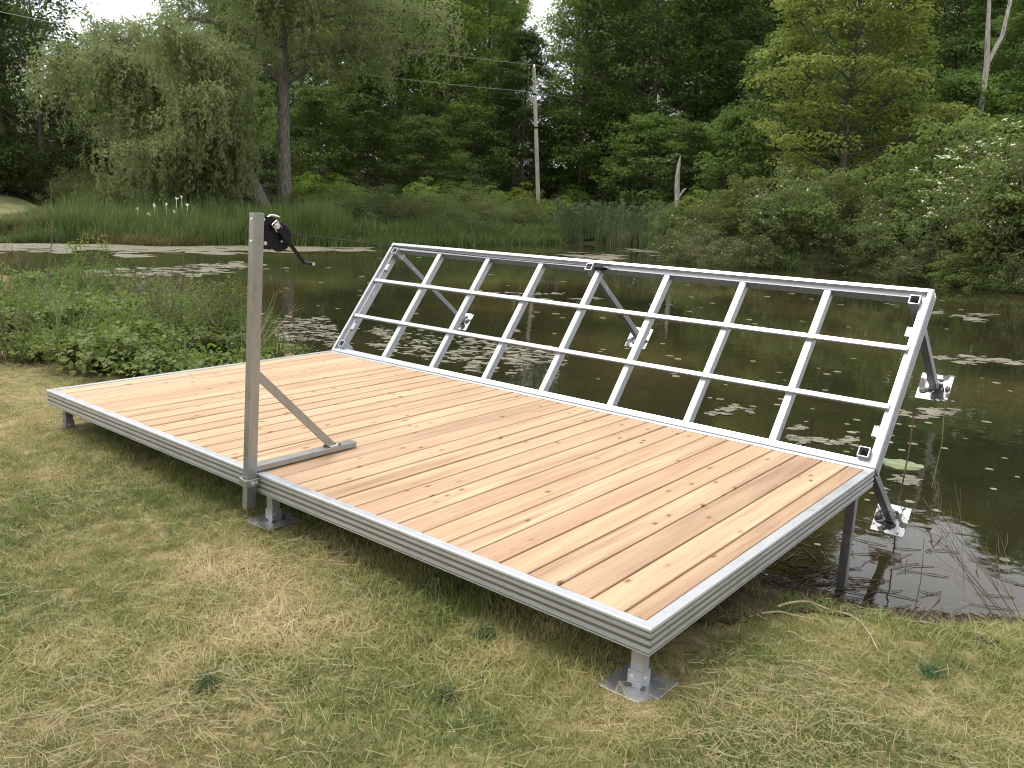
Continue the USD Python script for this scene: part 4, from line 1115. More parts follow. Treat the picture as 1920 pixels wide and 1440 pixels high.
# --- utility pole and wires
px_, py_ = -26.33, 39.58
tx_, ty_ = -26.89, 39.14
pole = thing('utility_pole', 'weathered wooden utility pole leaning left in front of the wood', 'utility pole', matrix((px_, py_, 0)))
tz = 9.45
top = np.array([tx_ - px_, ty_ - py_, tz])
zb = float(height(px_, py_)) - 0.5
obj('pole', tube([top * (zb / tz) + [0, 0, 0], top * 0.5, top], [0.14, 0.125, 0.10], 12), POLE, pole, smooth=50)
for fz in (0.965, 0.93, 0.90):
    obj('bolt', tube([top * fz + [0.10, -0.16, 0], top * fz + [0.03, -0.05, 0]], 0.035, 6), BLACK, pole)
for fz in (0.835, 0.63):
    obj('band', tube([top * fz - [0, 0, 0.05], top * fz + [0, 0, 0.05]], 0.13, 12), BLACK, pole, smooth=50)
obj('insulator', tube([top + [0, 0, 0], top + [0, 0, 0.12], top + [0, 0, 0.18]], [0.05, 0.06, 0.03], 8), FLOWER, pole, smooth=50)


def wire(name, a, b, sag, label):
    t = np.linspace(0, 1, 40)[:, None]
    pts = np.array(a) + (np.array(b) - np.array(a)) * t - np.array([0, 0, 1.0]) * 4 * sag * t * (1 - t)
    tag(obj(name, tube(pts, 0.013, 5), WIRE), label, 'cable')


WIRE = mat('overhead_wire', {'p': ('principled_bsdf', {'base_color': (0.22, 0.22, 0.21), 'roughness': 0.45, 'metallic': 0.6})}, [])
atop = (px_ + top[0], py_ + top[1])
wire('overhead_wire', (*atop, tz + 0.14), (-40.25, 5.35, 11.0), 0.55, 'upper overhead wire running left from the pole top')
wire('overhead_wire', (atop[0], atop[1] - 0.16, tz * 0.85), (-40.25, 5.35, 9.9), 0.75, 'lower overhead wire running left from the pole')
wire('overhead_wire', (*atop, tz + 0.14), (-11.17, 92.11, 10.6), 0.8, 'upper overhead wire running right from the pole into the wood')
wire('overhead_wire', (atop[0], atop[1] - 0.16, tz * 0.85), (-11.17, 92.11, 8.9), 0.9, 'lower overhead wire running right from the pole into the wood')

# --- lawn glimpsed beyond the far bank
fp = [(-34.83, 7.02), (-34.22, 9.37), (-33.47, 11.69), (-33.49, 13.08), (-34.49, 14.62), (-40.26, 16.36), (-47.34, 17.45), (-51.05, 15.89), (-54.53, 10.52)]
v2, f2 = trimesh.creation.triangulate_polygon(shapely.Polygon(chaikin(fp)).segmentize(1.0), engine='earcut')
tag(obj('far_lawn', (np.c_[v2, height(v2[:, 0], v2[:, 1]) + 0.10], f2), mat('far_lawn_grass', {'g': ('geometry', {}), 'n': ('noise_texture', {'scale': 0.7, 'detail': 5.0}),
    'r': ('rgb_ramp', {'ramp': [(0.35, (0.15, 0.17, 0.06)), (0.6, (0.27, 0.25, 0.11))]}), 'p': ('principled_bsdf', {'roughness': 0.9})}, [('g.position', 'n.vector'), ('n.fac', 'r.fac'), ('r.color', 'p.base_color')])),
    'yellow green strip of mown lawn beyond the reeds at the far left', 'lawn', kind='structure')


# --- reeds and bank grass
def band(rg, n, u_pts, d0, d1, jitter=0.4):
    """n points along a line of (x, y) stations, pushed 0..1 of the way between the near and far line."""
    a, b = np.array(d0), np.array(d1)
    t = rg.uniform(0, len(a) - 1.001, n)
    k = t.astype(int)
    fr_ = (t - k)[:, None]
    pa, pb = a[k] * (1 - fr_) + a[k + 1] * fr_, b[k] * (1 - fr_) + b[k + 1] * fr_
    s = rg.uniform(0, 1, n)[:, None]
    return pa * (1 - s) + pb * s + rg.normal(0, jitter * 0.3, (n, 2))


rg = np.random.default_rng(31)
reeds = [blades(rg, 40, 0.32, 1.05, 0.028, 0.30, 3), blades(rg, 36, 0.36, 0.85, 0.032, 0.45, 3), blades(rg, 44, 0.30, 1.25, 0.024, 0.22, 3)]
P1 = band(rg, 2100, None, [(-28.62, 7.11), (-27.87, 9.53), (-28.03, 12.43), (-25.01, 14.10), (-24.74, 17.90), (-23.59, 19.73), (-22.56, 20.89)], [(-35.38, 8.94), (-34.48, 11.84), (-34.27, 15.12), (-32.35, 17.98), (-30.26, 21.52), (-28.01, 23.01), (-25.75, 23.47)])
P2 = band(rg, 620, None, [(-22.56, 20.89), (-21.72, 23.83), (-21.72, 28.05), (-22.07, 33.52), (-21.81, 36.09)], [(-25.75, 23.47), (-24.13, 26.09), (-23.95, 30.48), (-24.79, 36.98), (-25.05, 40.54)])
P3 = band(rg, 330, None, [(-11.00, 28.43), (-9.06, 28.10), (-7.00, 29.37), (-5.29, 30.34), (-2.13, 29.22), (0.21, 28.31), (1.94, 27.59)], [(-14.15, 34.46), (-10.62, 31.23), (-8.03, 31.86), (-6.15, 32.80), (-2.79, 31.73), (-0.25, 30.67), (1.60, 29.96)])
for nm, P, hs, lab in (('bank_grass', P1, 1.0, 'tall green marsh grass along the far left bank'), ('marsh_grass', P2, 0.62, 'low marsh grass below the shrubs in the middle of the far bank'), ('shore_grass', P3, 0.42, 'rough grass fringe along the right bank')):
    n = len(P)
    s = rg.uniform(0.75, 1.2, n) * (1 + 0.28 * fbm2(P[:, 0], P[:, 1], 0.9, 55))
    if nm == 'bank_grass':   # kept short in front of the far lawn
        hs = np.interp(P[:, 1] + 0.30 * P[:, 0], [1.5, 5.5], [0.34, 1.0])
    instancer(nm, reeds, np.c_[P, np.maximum(height(P[:, 0], P[:, 1]), ZW) - 0.03], quats_z(rg, n, 0.06), np.stack([s, s, s * hs * rg.uniform(0.7, 1.15, n)], 1), rg.choice(3, n), REED, lab, 'grass')
P5 = band(rg, 420, None, [(-27.75, 12.31), (-24.83, 14.01), (-24.92, 17.26)], [(-28.76, 12.74), (-25.72, 14.48), (-25.76, 17.80)], 0.2)
P6 = band(rg, 520, None, [(-29.13, 8.91), (-28.92, 11.02), (-29.34, 13.42)], [(-34.85, 10.73), (-34.53, 13.15), (-33.91, 15.94)])
for nm, P, hs, lab in (('shore_stubble', P5, 0.42, 'brown dead stubble along the waterline of the far left bank'), ('dry_marsh_grass', P6, 0.75, 'dry brownish grass mixed into the far left bank')):
    n = len(P)
    s = rg.uniform(0.7, 1.1, n)
    sz = s * hs * rg.uniform(0.7, 1.2, n)
    if nm == 'dry_marsh_grass':
        sz = sz * np.interp(P[:, 1] + 0.30 * P[:, 0], [1.5, 5.5], [0.5, 1.0])
    instancer(nm, reeds, np.c_[P, np.maximum(height(P[:, 0], P[:, 1]), ZW) - 0.03], quats_z(rg, n, 0.12), np.stack([s, s, sz], 1), rg.choice(3, n), DRYGRASS, lab, 'grass')
cat = blades(rg, 34, 0.30, 1.9, 0.034, 0.16, 3)
stk = MB().add(*cat)
for _ in range(3):
    a = rg.normal(0, 0.15, 2)
    stk.add(*tube([(a[0], a[1], 0), (a[0] * 1.2, a[1] * 1.2, 1.9)], 0.012, 4))
    stk.add(*tube([(a[0] * 1.2, a[1] * 1.2, 1.86), (a[0] * 1.2, a[1] * 1.2, 1.9), (a[0] * 1.2, a[1] * 1.2, 2.1), (a[0] * 1.2, a[1] * 1.2, 2.13)], [0.01, 0.035, 0.035, 0.01], 5))
P4 = band(rg, 480, None, [(-22.77, 36.63), (-21.81, 38.18), (-19.74, 38.35), (-17.23, 37.31), (-14.15, 34.46)], [(-25.75, 40.65), (-25.10, 42.96), (-23.12, 43.67), (-20.78, 43.34), (-17.38, 40.68)])
n = len(P4)
s = rg.uniform(0.85, 1.15, n)
instancer('cattail_bed', [stk.get()], np.c_[P4, np.maximum(height(P4[:, 0], P4[:, 1]), ZW) - 0.02], quats_z(rg, n, 0.04), np.stack([s, s, s * rg.uniform(0.55, 0.88, n)], 1), np.zeros(n), CATTAIL,
          'stand of pale cattails at the head of the pond', 'cattails')
# yellow irises in the far bank grass
mb = MB()
IR = [(-29.66, 15.55, 0.75), (-28.47, 15.69, 0.95), (-28.69, 16.33, 1.0), (-28.93, 16.95, 1.25), (-28.82, 17.14, 1.3), (-27.41, 16.60, 1.0), (-27.67, 16.12, 0.7), (-25.03, 21.97, 0.8), (-25.08, 22.22, 0.95), (-25.03, 21.80, 0.6), (-27.01, 16.28, 0.55), (-27.68, 15.05, 0.6)]
for p in IR:
    z = float(height(p[0], p[1]))
    mb.add(*tube([(p[0], p[1], z), (p[0], p[1], z + p[2])], 0.01, 4))
    c = np.array([[p[0], p[1], z + p[2]]] * 8)
    mb.add(*leaves(c + rg.normal(0, 0.03, (8, 3)), rg.normal(0, 1, (8, 3)), rg.normal(0, 1, (8, 3)), np.full(8, 0.085), np.full(8, 0.065)))
tag(obj('marsh_flowers', mb, FLOWER), 'pale flowers dotted through the far bank grass', 'flowers', kind='stuff')

# ------------------------------------------------------------ what floats on the pond
rg = np.random.default_rng(63)


def blob(rg, x, y, rx, ry, a, z, n=13):
    t = np.linspace(0, 2 * np.pi, n, endpoint=False)
    r = 1 + 0.22 * np.sin(2 * t + rg.uniform(0, 6)) + 0.16 * np.sin(3 * t + rg.uniform(0, 6)) + 0.13 * np.sin(5 * t + rg.uniform(0, 6)) + rg.normal(0, 0.07, n)
    px, py = rx * r * np.cos(t), ry * r * np.sin(t)
    q = np.c_[x + px * math.cos(a) - py * math.sin(a), y + px * math.sin(a) + py * math.cos(a), np.full(n, z)]
    v = np.vstack([q, q - [0, 0, 0.004], [[x, y, z + 0.001]]])
    k = np.arange(n)
    f = np.vstack([np.stack([k, (k + 1) % n, np.full(n, 2 * n)], 1), np.stack([n + k, n + (k + 1) % n, (k + 1) % n], 1), np.stack([n + k, (k + 1) % n, k], 1)])
    return v, f


VIEW_A = math.atan2(0.77, -0.638) + math.pi / 2
SCUMS = [  # corners (near left, near right, far right, far left), how many, size, label
    ('shore_scum', [(-23.362, 6.962), (-20.141, 15.055), (-23.897, 17.551), (-28.403, 8.582)], 230, (0.22, 0.75), 'pale scum floating against the far left bank'),
    ('shore_scum', [(-20.620, 15.373), (-20.299, 20.427), (-22.967, 22.724), (-23.594, 17.349)], 70, (0.3, 0.7), 'pale scum along the far bank behind the winch post'),
    ('algae_patch', [(-14.298, 5.108), (-13.781, 10.664), (-17.652, 13.204), (-16.179, 5.808)], 360, (0.05, 0.22), 'long broken streak of algae across the left part of the pond'),
    ('algae_patch', [(-10.984, 4.746), (-10.874, 6.792), (-12.048, 7.430), (-12.255, 5.283)], 60, (0.06, 0.22), 'small algae streak beyond the bank plants on the left'),
    ('algae_patch', [(-4.562, 2.496), (-4.245, 3.382), (-5.649, 4.169), (-5.636, 2.994)], 90, (0.04, 0.12), 'algae caught among the plants at the near left shore'),
    ('algae_patch', [(-3.712, 4.311), (-3.569, 5.657), (-5.601, 7.150), (-6.125, 5.955)], 300, (0.018, 0.085), 'mottled algae raft just left of the raised frame'),
    ('algae_patch', [(-2.878, 5.427), (-1.108, 5.436), (-2.447, 7.101), (-4.545, 6.862)], 240, (0.015, 0.07), 'algae raft seen through the left bays of the frame'),
    ('algae_patch', [(-1.153, 5.382), (0.120, 6.104), (-1.397, 8.047), (-2.886, 7.202)], 380, (0.015, 0.085), 'large speckled algae raft seen through the middle bays of the frame'),
    ('algae_patch', [(-12.654, 24.357), (-10.584, 27.985), (-16.730, 38.131), (-19.636, 34.205)], 110, (0.12, 0.5), 'algae film at the head of the pond below the cattails'),
    ('algae_patch', [(2.309, 5.595), (2.739, 5.837), (2.525, 6.322), (2.104, 6.000)], 70, (0.012, 0.045), 'small speckled algae patch seen through the frame right of centre'),
    ('algae_patch', [(3.328, 5.168), (3.655, 5.311), (3.385, 6.070), (3.074, 5.794)], 60, (0.015, 0.06), 'algae patch beyond the lower right bay of the frame'),
    ('algae_patch', [(3.699, 5.258), (3.988, 5.564), (3.869, 5.958), (3.566, 5.634)], 40, (0.012, 0.05), 'pale algae scraps near the right end of the frame'),
    ('algae_patch', [(3.920, 6.966), (4.349, 7.633), (4.228, 8.217), (3.749, 7.609)], 70, (0.02, 0.08), 'pale algae mat below the right hand foot plate'),
    ('algae_patch', [(3.148, 11.299), (4.303, 12.299), (4.164, 13.250), (2.992, 11.952)], 90, (0.03, 0.12), 'thin algae streak at the right edge of the pond'),
    ('algae_patch', [(1.741, 16.962), (2.714, 18.043), (2.315, 20.234), (1.306, 18.761)], 40, (0.04, 0.14), 'small algae streak right of the top of the frame'),
    ('algae_patch', [(4.471, 4.171), (4.729, 4.603), (4.576, 5.063), (4.320, 4.682)], 60, (0.012, 0.05), 'broken algae flecks beside the right end of the dock'),
    ('algae_patch', [(-6.366, 11.373), (-2.889, 14.058), (-4.035, 16.101), (-7.518, 12.629)], 40, (0.04, 0.15), 'sparse algae flecks beyond the middle of the frame'),
    ('algae_patch', [(-7.797, 19.492), (-3.775, 23.390), (-5.427, 27.582), (-9.223, 21.702)], 40, (0.08, 0.3), 'sparse algae flecks close to the right bank'),
]
for nm, q, n, (r0, r1), lab in SCUMS:
    q = np.array(q)
    mb = MB()
    anchors = rg.uniform(0.05, 0.95, (max(5, n // 11), 2))
    for i in range(n):
        if nm == 'shore_scum':
            s, t = rg.uniform(0, 1, 2)
            t = 1 - abs(rg.normal(0, 0.42)) if rg.uniform() < 0.8 else t
        else:
            s, t = anchors[rg.integers(len(anchors))] + rg.normal(0, 1, 2) * [0.07, 0.10]
        p = (q[0] * (1 - s) + q[1] * s) * (1 - t) + (q[3] * (1 - s) + q[2] * s) * t
        r = r0 * (r1 / r0) ** (rg.uniform() ** 1.8)
        mb.add(*blob(rg, p[0], p[1], r * rg.uniform(0.9, 1.7), r * rg.uniform(0.55, 1.0), VIEW_A + rg.normal(0, 0.5), ZW + 0.003 + 0.008 * rg.uniform()))
    tag(obj(nm, mb, SCUM), lab, 'algae', kind='stuff')


def pad_mesh(r, notch=True, seed=0):
    rgp = np.random.default_rng(seed)
    t = np.linspace(0.12, 2 * np.pi - 0.12, 22)
    rr = r * (1 + 0.04 * np.sin(3 * t + rgp.uniform(0, 6)) + 0.03 * rgp.normal(0, 1, 22))
    q = np.c_[rr * np.cos(t), rr * np.sin(t) * 0.9, 0.004 + 0.010 * r / 0.1 * np.abs(rgp.normal(0, 0.35, 22))]
    v = np.vstack([q, q * [1, 1, 0] - [0, 0, 0.002], [[0.15 * r, 0, 0.003]]])
    k = np.arange(21)
    return v, np.vstack([np.stack([k, k + 1, np.full(21, 44)], 1), np.stack([k + 22, k + 23, k + 1], 1), np.stack([k + 22, k + 1, k], 1)])


big = obj('large_lily_pad', (pad_mesh(0.17, seed=4)[0] + [4.377, 5.253, ZW + 0.004], pad_mesh(0.17, seed=4)[1]), mat('green_lily_pad', {'g': ('geometry', {}), 'n': ('noise_texture', {'scale': 14.0, 'detail': 3.0}),
    'r': ('rgb_ramp', {'ramp': [(0.3, (0.09, 0.115, 0.045)), (0.7, (0.165, 0.19, 0.09))]}), 'p': ('principled_bsdf', {'roughness': 0.35})}, [('g.position', 'n.vector'), ('n.fac', 'r.fac'), ('r.color', 'p.base_color')]))
tag(big, 'large pale green lily pad floating beside the right end of the dock', 'lily pad')
PADL, PADG = 'small floating lily pad out on the dark pond', 'small lily pads scattered over the pond'
pad0 = None
cnt = 0
clus = None
while cnt < 250:
    if clus is None or rg.uniform() < 0.4:
        d = 4.5 * (34 / 4.5) ** rg.uniform()
        u = rg.uniform(-0.62, 0.66)
        clus = np.array([EYE[0], EYE[1]]) + d * np.array([FWD[0] + u * RIGHT[0], FWD[1] + u * RIGHT[1]])
        cd_ = d
    p = clus + rg.normal(0, 0.10 * cd_, 2) * [1, 1]
    if not POND.buffer(-0.15).contains(shapely.Point(*p)) or not seen(p[0], p[1], ZW, 0.05, 0.05):
        clus = None
        continue
    r = rg.uniform(0.028, 0.062) * (cd_ / 12) ** 0.65
    m = matrix((p[0], p[1], ZW + 0.004), float(rg.uniform(0, 6.28)), r / 0.1)
    if pad0 is None:
        pad0 = thing('lily_pad', PADL, 'lily pad', m, PADG)
        obj('pad', pad_mesh(0.1, seed=2), PAD, pad0)
    else:
        dup(pad0, m, PADL, PADG)
    cnt += 1

# ------------------------------------------------------------ near left bank
rg = np.random.default_rng(91)


def big_leaves(rg, P, n, d, s):
    """Broad pointed leaves of six triangles with a fold and droop."""
    n = n / np.linalg.norm(n, axis=1, keepdims=True)
    d = d - n * (d * n).sum(1, keepdims=True)
    d /= np.linalg.norm(d, axis=1, keepdims=True)
    w = np.cross(n, d)
    s = s[:, None]
    o = lambda a, b, c: P + d * s * a + w * s * b + n * s * c
    v = np.stack([o(-0.42, 0, 0), o(-0.30, 0.36, 0.10), o(0.10, 0.40, 0.08), o(0.58, 0, -0.16), o(0.10, -0.40, 0.08), o(-0.30, -0.36, 0.10), o(0.05, 0, -0.02)], 1).reshape(-1, 3)
    i = np.arange(len(P))[:, None] * 7
    return v, np.vstack([i + np.array(t) for t in ((0, 6, 1), (1, 6, 2), (2, 6, 3), (3, 6, 4), (4, 6, 5), (5, 6, 0))])


def vine_mound(seed, H, R, nst, per, size):
    rg = np.random.default_rng(seed)
    tr, A = MB(), [[], [], [], []]
    for i in range(nst):
        az = rg.uniform(0, 6.28)
        L = R * rg.uniform(0.5, 1.25)
        t = np.linspace(0, 1, 7)
        h = H * rg.uniform(0.6, 1.25)
        p = np.c_[L * t * math.cos(az), L * t * math.sin(az), h * (1.9 * t - 1.25 * t * t) + 0.02] + rg.normal(0, 0.02, (7, 3))
        tr.add(*tube(p, np.linspace(0.012, 0.004, 7) * min(H, 0.4), 4, False))
        tt = rg.uniform(0.15, 1, per)
        c = np.stack([np.interp(tt, t, p[:, k]) for k in range(3)], 1) + rg.normal(0, 0.045, (per, 3))
        c[:, 2] = np.maximum(c[:, 2], 0.02)
        A[0].append(c)
        A[1].append(rg.normal(0, 0.42, (per, 3)) + [0.25 * math.cos(az), 0.25 * math.sin(az), 0.9])
        A[2].append(rg.normal(0, 0.6, (per, 3)) + [math.cos(az), math.sin(az), -0.3])
        A[3].append(size * rg.uniform(0.55, 1.25, per))
    return tr, big_leaves(rg, *[np.concatenate(a) for a in A])


def twigs(seed, H, n, spread, r=0.004, lean=(0, 0), forks=5):
    rg = np.random.default_rng(seed)
    mb = MB()
    for _ in range(n):
        az, el = rg.uniform(0, 6.28), rg.uniform(0.7, 1.4)
        L = H * rg.uniform(0.6, 1.15)
        d = np.array([math.cos(az) * spread + lean[0], math.sin(az) * spread + lean[1], math.sin(el)])
        d /= np.linalg.norm(d)
        pts = [np.array([rg.normal(0, 0.05), rg.normal(0, 0.05), -0.03])]
        for k in range(6):
            d = d + rg.normal(0, 0.10, 3)
            d /= np.linalg.norm(d)
            pts.append(pts[-1] + d * L / 6)
        mb.add(*tube(pts, np.linspace(r, r * 0.35, 7), 4, False))
        for _ in range(forks):
            k = rg.integers(2, 6)
            e = d + rg.normal(0, 0.55, 3)
            e /= np.linalg.norm(e)
            l2 = L * rg.uniform(0.12, 0.38)
            mb.add(*tube([pts[k], pts[k] + e * l2 * 0.5 + rg.normal(0, 0.01, 3), pts[k] + e * l2 + rg.normal(0, 0.02, 3)], [r * 0.5, r * 0.4, r * 0.25], 3, False))
    return mb


BANK = shapely.Polygon([(-2.9, 0.75), (-1.3, 1.15), (-0.25, 1.95), (-0.15, 2.7), (-1.2, 3.25), (-3.6, 4.55), (-6.6, 5.2), (-10, 4.8), (-9.5, 3.0), (-5.5, 1.5)])
vm = [vine_mound(1, 0.34, 0.42, 30, 24, 0.066), vine_mound(2, 0.46, 0.40, 30, 24, 0.052), vine_mound(3, 0.26, 0.50, 30, 20, 0.045)]
first3 = [None] * 3
VL = ['broad leaved vine mound spreading over the near left bank', 'bushy bright green bramble on the near left bank', 'low creeping green plant on the near left bank']
VG = ['vine mounds on the near left bank', 'brambles on the near left bank', 'creeping plants on the near left bank']
spots = [(-2.55, 0.95), (-2.0, 1.0), (-1.6, 1.1), (-1.2, 1.3), (-0.85, 1.55), (-0.45, 1.85), (-0.3, 2.25), (-2.3, 1.35), (-1.7, 1.5), (-1.0, 1.9), (-0.6, 2.4)]
while len(spots) < 50:
    p = (rg.uniform(-9, 0), rg.uniform(0.8, 5.2))
    if BANK.contains(shapely.Point(*p)) and rg.uniform() < np.interp(p[1] + 0.45 * p[0], [0.3, 1.6, 2.6], [1.0, 0.5, 0.12]):
        spots.append(p)
for i, (x, y) in enumerate(spots):
    k = int(rg.choice(3, p=[0.42, 0.33, 0.25]))
    s = rg.uniform(0.65, 1.15)
    m = matrix(on(x, y, -0.01), float(rg.uniform(0, 6.28)), (s, s, s * rg.uniform(0.6, 1.05)))
    if first3[k] is None:
        t = thing(['vine_mound', 'bramble', 'creeping_plant'][k], VL[k], 'plant', m, VG[k])
        obj('stems', vm[k][0], TWIG, t)
        obj('foliage', vm[k][1], L_BANK, t)
        first3[k] = t
    else:
        dup(first3[k], m, VL[k], VG[k])
us = shrub(71, 1.05, 0.45, 16, 26, 0.050, 0.17, 0.8, 0.6, 0.007, up=0.5, hollow_=0.3)
fu = None
UP = [(-4.464, 1.415), (-3.952, 1.478), (-4.324, 2.079), (-4.192, 2.405), (-5.582, 2.343), (-2.676, 1.927), (-2.123, 2.518), (-2.663, 0.710), (-2.627, 2.390), (-6.903, 3.427), (-2.210, 2.800), (-4.309, 1.026), (-7.215, 1.792)]
for x, y in UP:
    s = rg.uniform(0.5, 0.95)
    m = matrix(on(x, y, -0.02), float(rg.uniform(0, 6.28)), (s, s, s * rg.uniform(0.8, 1.2)))
    if fu is None:
        fu = plant('upright_shrub', 'loose upright small leaved shrub on the near left bank', 'shrub', us, TWIG, L_BANK, m, 'upright shrubs on the near left bank', 'stems', 'foliage')
    else:
        dup(fu, m, 'loose upright small leaved shrub on the near left bank', 'upright shrubs on the near left bank')
tw = twigs(81, 0.95, 15, 0.55, 0.0045)
ft = None
for x, y in [(-6.921, 2.203), (-10.025, 3.704), (-6.789, 2.987), (-4.849, 2.850), (-4.187, 3.021), (-3.558, 3.184), (-3.396, 3.386), (-2.878, 3.326), (-3.468, 4.668), (-4.097, 3.265), (-9.559, 2.863), (-5.633, 3.460), (-4.700, 4.006), (-4.163, 3.972), (-5.151, 3.607), (-12.822, 4.568), (-11.528, 3.756)]:
    s = rg.uniform(0.6, 1.0)
    m = matrix(on(x, y, -0.02), float(rg.uniform(0, 6.28)), s)
    if ft is None:
        ft = thing('bare_twig_bush', 'bare brown twiggy bush by the near left shore', 'bush', m, 'bare twig bushes by the near left shore')
        obj('twigs', tw, TWIG, ft)
    else:
        dup(ft, m, 'bare brown twiggy bush by the near left shore', 'bare twig bushes by the near left shore')
ib = blades(rg, 16, 0.09, 0.62, 0.020, 0.16, 4)
fi = None
for x, y in [(-2.117, 2.912), (-2.957, 3.228), (-2.569, 3.536), (-4.346, 2.679), (-3.760, 2.492), (-2.432, 3.594), (-1.587, 2.703), (-3.868, 3.554)]:
    m = matrix(on(x, y, -0.02), float(rg.uniform(0, 6.28)), rg.uniform(0.7, 1.1))
    if fi is None:
        fi = thing('iris_clump', 'clump of upright sword shaped leaves at the near left shore', 'plant', m, 'sword leaved clumps at the near left shore')
        obj('leaf_blades', ib, REED, fi)
    else:
        dup(fi, m, 'clump of upright sword shaped leaves at the near left shore', 'sword leaved clumps at the near left shore')
x, y, z = on(-6.412, 2.593)
tag(obj('tall_dead_stalk', MB().add(*tube([(x, y, z), (x + 0.02, y, z + 0.5), (x + 0.10, y + 0.06, z + 1.0), (x + 0.14, y + 0.08, z + 1.75)], [0.012, 0.010, 0.007, 0.003], 5)).add(*tube([(x + 0.10, y + 0.06, z + 1.0), (x - 0.05, y, z + 1.4)], [0.005, 0.002], 4)).add(*tube([(x + 0.11, y + 0.06, z + 1.15), (x + 0.3, y + 0.15, z + 1.45)], [0.005, 0.002], 4)), TWIG),
    'tall dark dead stalk rising above the plants at the left', 'stalk')

for x, y in [(-31.03, 17.28), (-30.97, 18.42), (-30.02, 19.08), (-30.44, 20.31), (-32.23, 17.13), (-29.27, 20.29)]:
    s = rg.uniform(1.4, 2.0)
    dup(ft, matrix(on(x, y, -0.02), float(rg.uniform(0, 6.28)), (s, s, s * 0.8)), 'grey brown dead brush heaped under the leaning willow', 'dead brush under the willow')
wg = blades(rg, 30, 0.12, 0.42, 0.007, 0.55, 4)
fg = None
k = 0
while k < 100:
    p = (rg.uniform(-9, 0.2), rg.uniform(0.9, 5.3))
    if BANK.contains(shapely.Point(*p)):
        k += 1
        m = matrix(on(*p, -0.02), float(rg.uniform(0, 6.28)), rg.uniform(0.7, 1.9))
        if fg is None:
            fg = thing('tall_grass_tuft', 'tuft of tall green grass among the plants of the near left bank', 'grass', m, 'tall grass tufts on the near left bank')
            obj('grass_blades', wg, REED, fg)
        else:
            dup(fg, m, 'tuft of tall green grass among the plants of the near left bank', 'tall grass tufts on the near left bank')
dst = twigs(88, 0.85, 7, 0.9, 0.003, forks=2)
fd = None
for x, y in [(-4.004, 1.413), (-4.360, 2.031), (-3.451, 1.998), (-3.064, 2.368), (-2.283, 2.325), (-5.655, 3.316), (-2.247, 2.756), (-4.534, 1.325), (-2.417, 1.004), (-1.659, 2.619)]:
    m = matrix(on(x, y, -0.02), float(rg.uniform(0, 6.28)), rg.uniform(0.7, 1.15))
    if fd is None:
        fd = thing('dry_stalk_clump', 'dry pale arching stalks among the green plants of the near left bank', 'plant', m, 'dry stalks on the near left bank')
        obj('stalks', dst, DRYTWIG, fd)
    else:
        dup(fd, m, 'dry pale arching stalks among the green plants of the near left bank', 'dry stalks on the near left bank')

# ------------------------------------------------------------ near right shore
x, y, z = on(5.691, 2.538)
tb = thing('leafless_shrub', 'leafless twiggy shrub leaning over the water at the right edge', 'shrub', matrix((x, y, z - 0.02)))
obj('twigs', twigs(83, 0.95, 7, 0.30, 0.0025, lean=(-0.75, 0.15), forks=7), TWIG, tb)
x, y, z = on(5.589, 2.665)
tb = thing('leafless_shrub', 'smaller bare shrub with thin pale stems in the shallows at the right', 'shrub', matrix((x, y, z - 0.02)))
obj('twigs', twigs(84, 0.5, 5, 0.5, 0.0018, lean=(-0.5, 0.1), forks=5), DRYTWIG, tb)
BR = [([(4.948, 1.005), (5.028, 1.209), (5.197, 1.189), (5.396, 0.881)], 0.006, DRYTWIG, 'long pale curved branch lying on the bank below the dock corner'),
      ([(4.929, 0.875), (5.057, 0.996), (5.181, 0.946)], 0.005, DRYTWIG, 'short pale branch lying left of the long curved one'),
      ([(5.385, 1.398), (5.551, 1.523), (5.699, 1.365)], 0.005, DRYTWIG, 'thin pale branch lying on the bank towards the right edge'),
      ([(5.661, 1.305), (5.699, 1.308), (5.742, 1.304)], 0.010, TWIG, 'short dark stick lying on the right side of the bank'),
      ([(5.080, 0.782), (5.147, 0.779), (5.211, 0.763)], 0.005, DRYTWIG, 'small pale twig lying in the grass below the dock end')]
for pts, r, mm, lab in BR:
    pts = np.array(pts)
    t = np.linspace(0, 1, 12)
    k = np.linspace(0, 1, len(pts))
    q = np.c_[np.interp(t, k, pts[:, 0]), np.interp(t, k, pts[:, 1])]
    q[1:-1] = (q[:-2] + q[1:-1] * 2 + q[2:]) / 4
    q += rg.normal(0, 0.004, q.shape)
    zq = height(q[:, 0], q[:, 1]) + 0.035 + 0.010 * np.sin(t * 9)
    tag(obj('fallen_branch', tube(np.c_[q, zq], np.linspace(r, r * 0.5, 12), 6), mm, smooth=60), lab, 'branch')
mb = MB()
for _ in range(150):
    c = np.array([4.629, 2.392]) + rg.normal(0, 1, 2) * [0.22, 0.16]
    c = c.ravel() if rg.uniform() < 0.6 else np.array([rg.uniform(4.2, 5.9), rg.uniform(2.3, 3.6)])
    a = rg.normal(VIEW_A + 0.3, 0.7)
    L = rg.uniform(0.05, 0.30)
    d = np.array([math.cos(a), math.sin(a)])
    if POND.contains(shapely.Point(*c)):
        mb.add(*tube([(*(c - d * L / 2), ZW + 0.004), (*(c + rg.normal(0, 0.012, 2)), ZW + 0.008), (*(c + d * L / 2), ZW + 0.005)], [0.0022, 0.003, 0.0015], 4))
tag(obj('floating_twigs', mb, TWIG), 'dark twigs and stalks floating in the shallows under the dock corner', 'twigs', kind='stuff')
mb = MB()
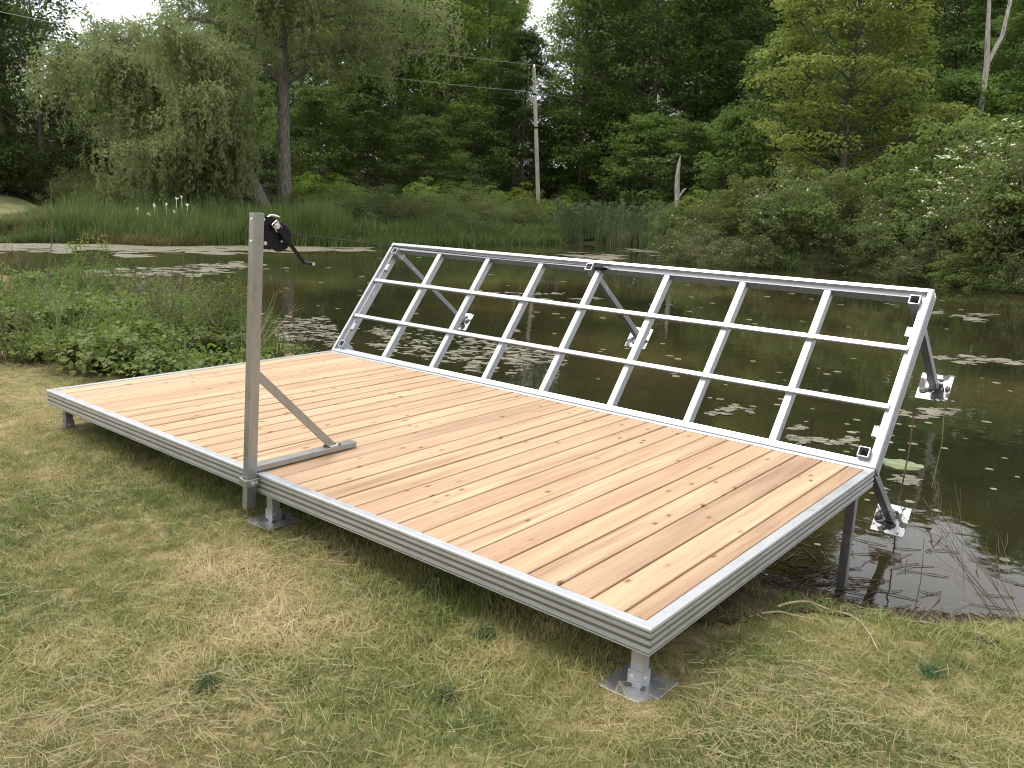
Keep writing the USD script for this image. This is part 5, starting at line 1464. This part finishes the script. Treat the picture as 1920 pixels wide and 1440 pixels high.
for _ in range(1100):
    c = np.array([rg.uniform(3.6, 6.0), 0.0])
    c[1] = np.interp(c[0], [3.6, 4.4, 5.0, 5.4, 6.0], [2.15, 2.33, 2.28, 2.52, 2.95]) - abs(rg.normal(0.02, 0.28))
    a, L = rg.uniform(0, 6.28), rg.uniform(0.05, 0.28)
    d = np.array([math.cos(a), math.sin(a)]) * L / 2
    e0, e1 = c - d, c + d
    z0, zm, z1 = (float(height(*p)) for p in (e0, c, e1))
    mb.add(*tube([(*e0, z0 + 0.012), (*(c + rg.normal(0, 0.012, 2)), zm + rg.uniform(0.02, 0.05)), (*e1, z1 + 0.012)], [0.002, 0.003, 0.0015], 4))
tag(obj('bank_litter', mb, TWIG), 'brown twigs and dead stalks washed up on the muddy bank', 'twigs', kind='stuff')
# stalks hanging from the far right foot plate
fy, fz = LY + (LR - 0.091) * CT + 1.12 * ST, (LR - 0.091) * ST - 1.12 * CT
tag(obj('hanging_stalk', tube([(LX - 0.19, fy - 0.06, fz - 0.08), (LX - 0.18, fy - 0.07, fz - 0.45), (LX - 0.20, fy - 0.09, ZW - 0.05)], [0.006, 0.006, 0.005], 6), TWIG), 'brown rotten stalk hanging from the right foot plate to the water', 'stalk')
tag(obj('hanging_stalk', tube([(LX - 0.02, fy + 0.05, fz - 0.10), (LX + 0.0, fy + 0.06, fz - 0.4), (LX - 0.02, fy + 0.05, ZW + 0.2)], [0.003, 0.003, 0.002], 5), DRYTWIG), 'thin pale stalk trailing from the right foot plate', 'stalk')
# weeds in the lawn
wd = None
wm = vine_mound(7, 0.055, 0.075, 16, 14, 0.026)
WL = leaf('leaf_lawn_weed', (0.03, 0.06, 0.02), (0.05, 0.09, 0.035), (0.07, 0.12, 0.05))
for (x, y), lab in (((4.172, -0.055), 'dark green weed tuft in the lawn just in front of the dock'), ((4.334, -0.440), 'dark weed tuft in the foreground lawn left of centre'),
                    ((3.716, -0.966), 'blue green weed patch in the left foreground straw'), ((5.580, 0.907), 'bright green weed on the bank below the dock end')):
    m = matrix(on(x, y, 0.0), float(rg.uniform(0, 6.28)), rg.uniform(0.35, 0.5))
    if wd is None:
        wd = thing('lawn_weed', lab, 'weed', m)
        obj('stems', wm[0], TWIG, wd)
        obj('foliage', wm[1], WL, wd)
    else:
        dup(wd, m, lab)
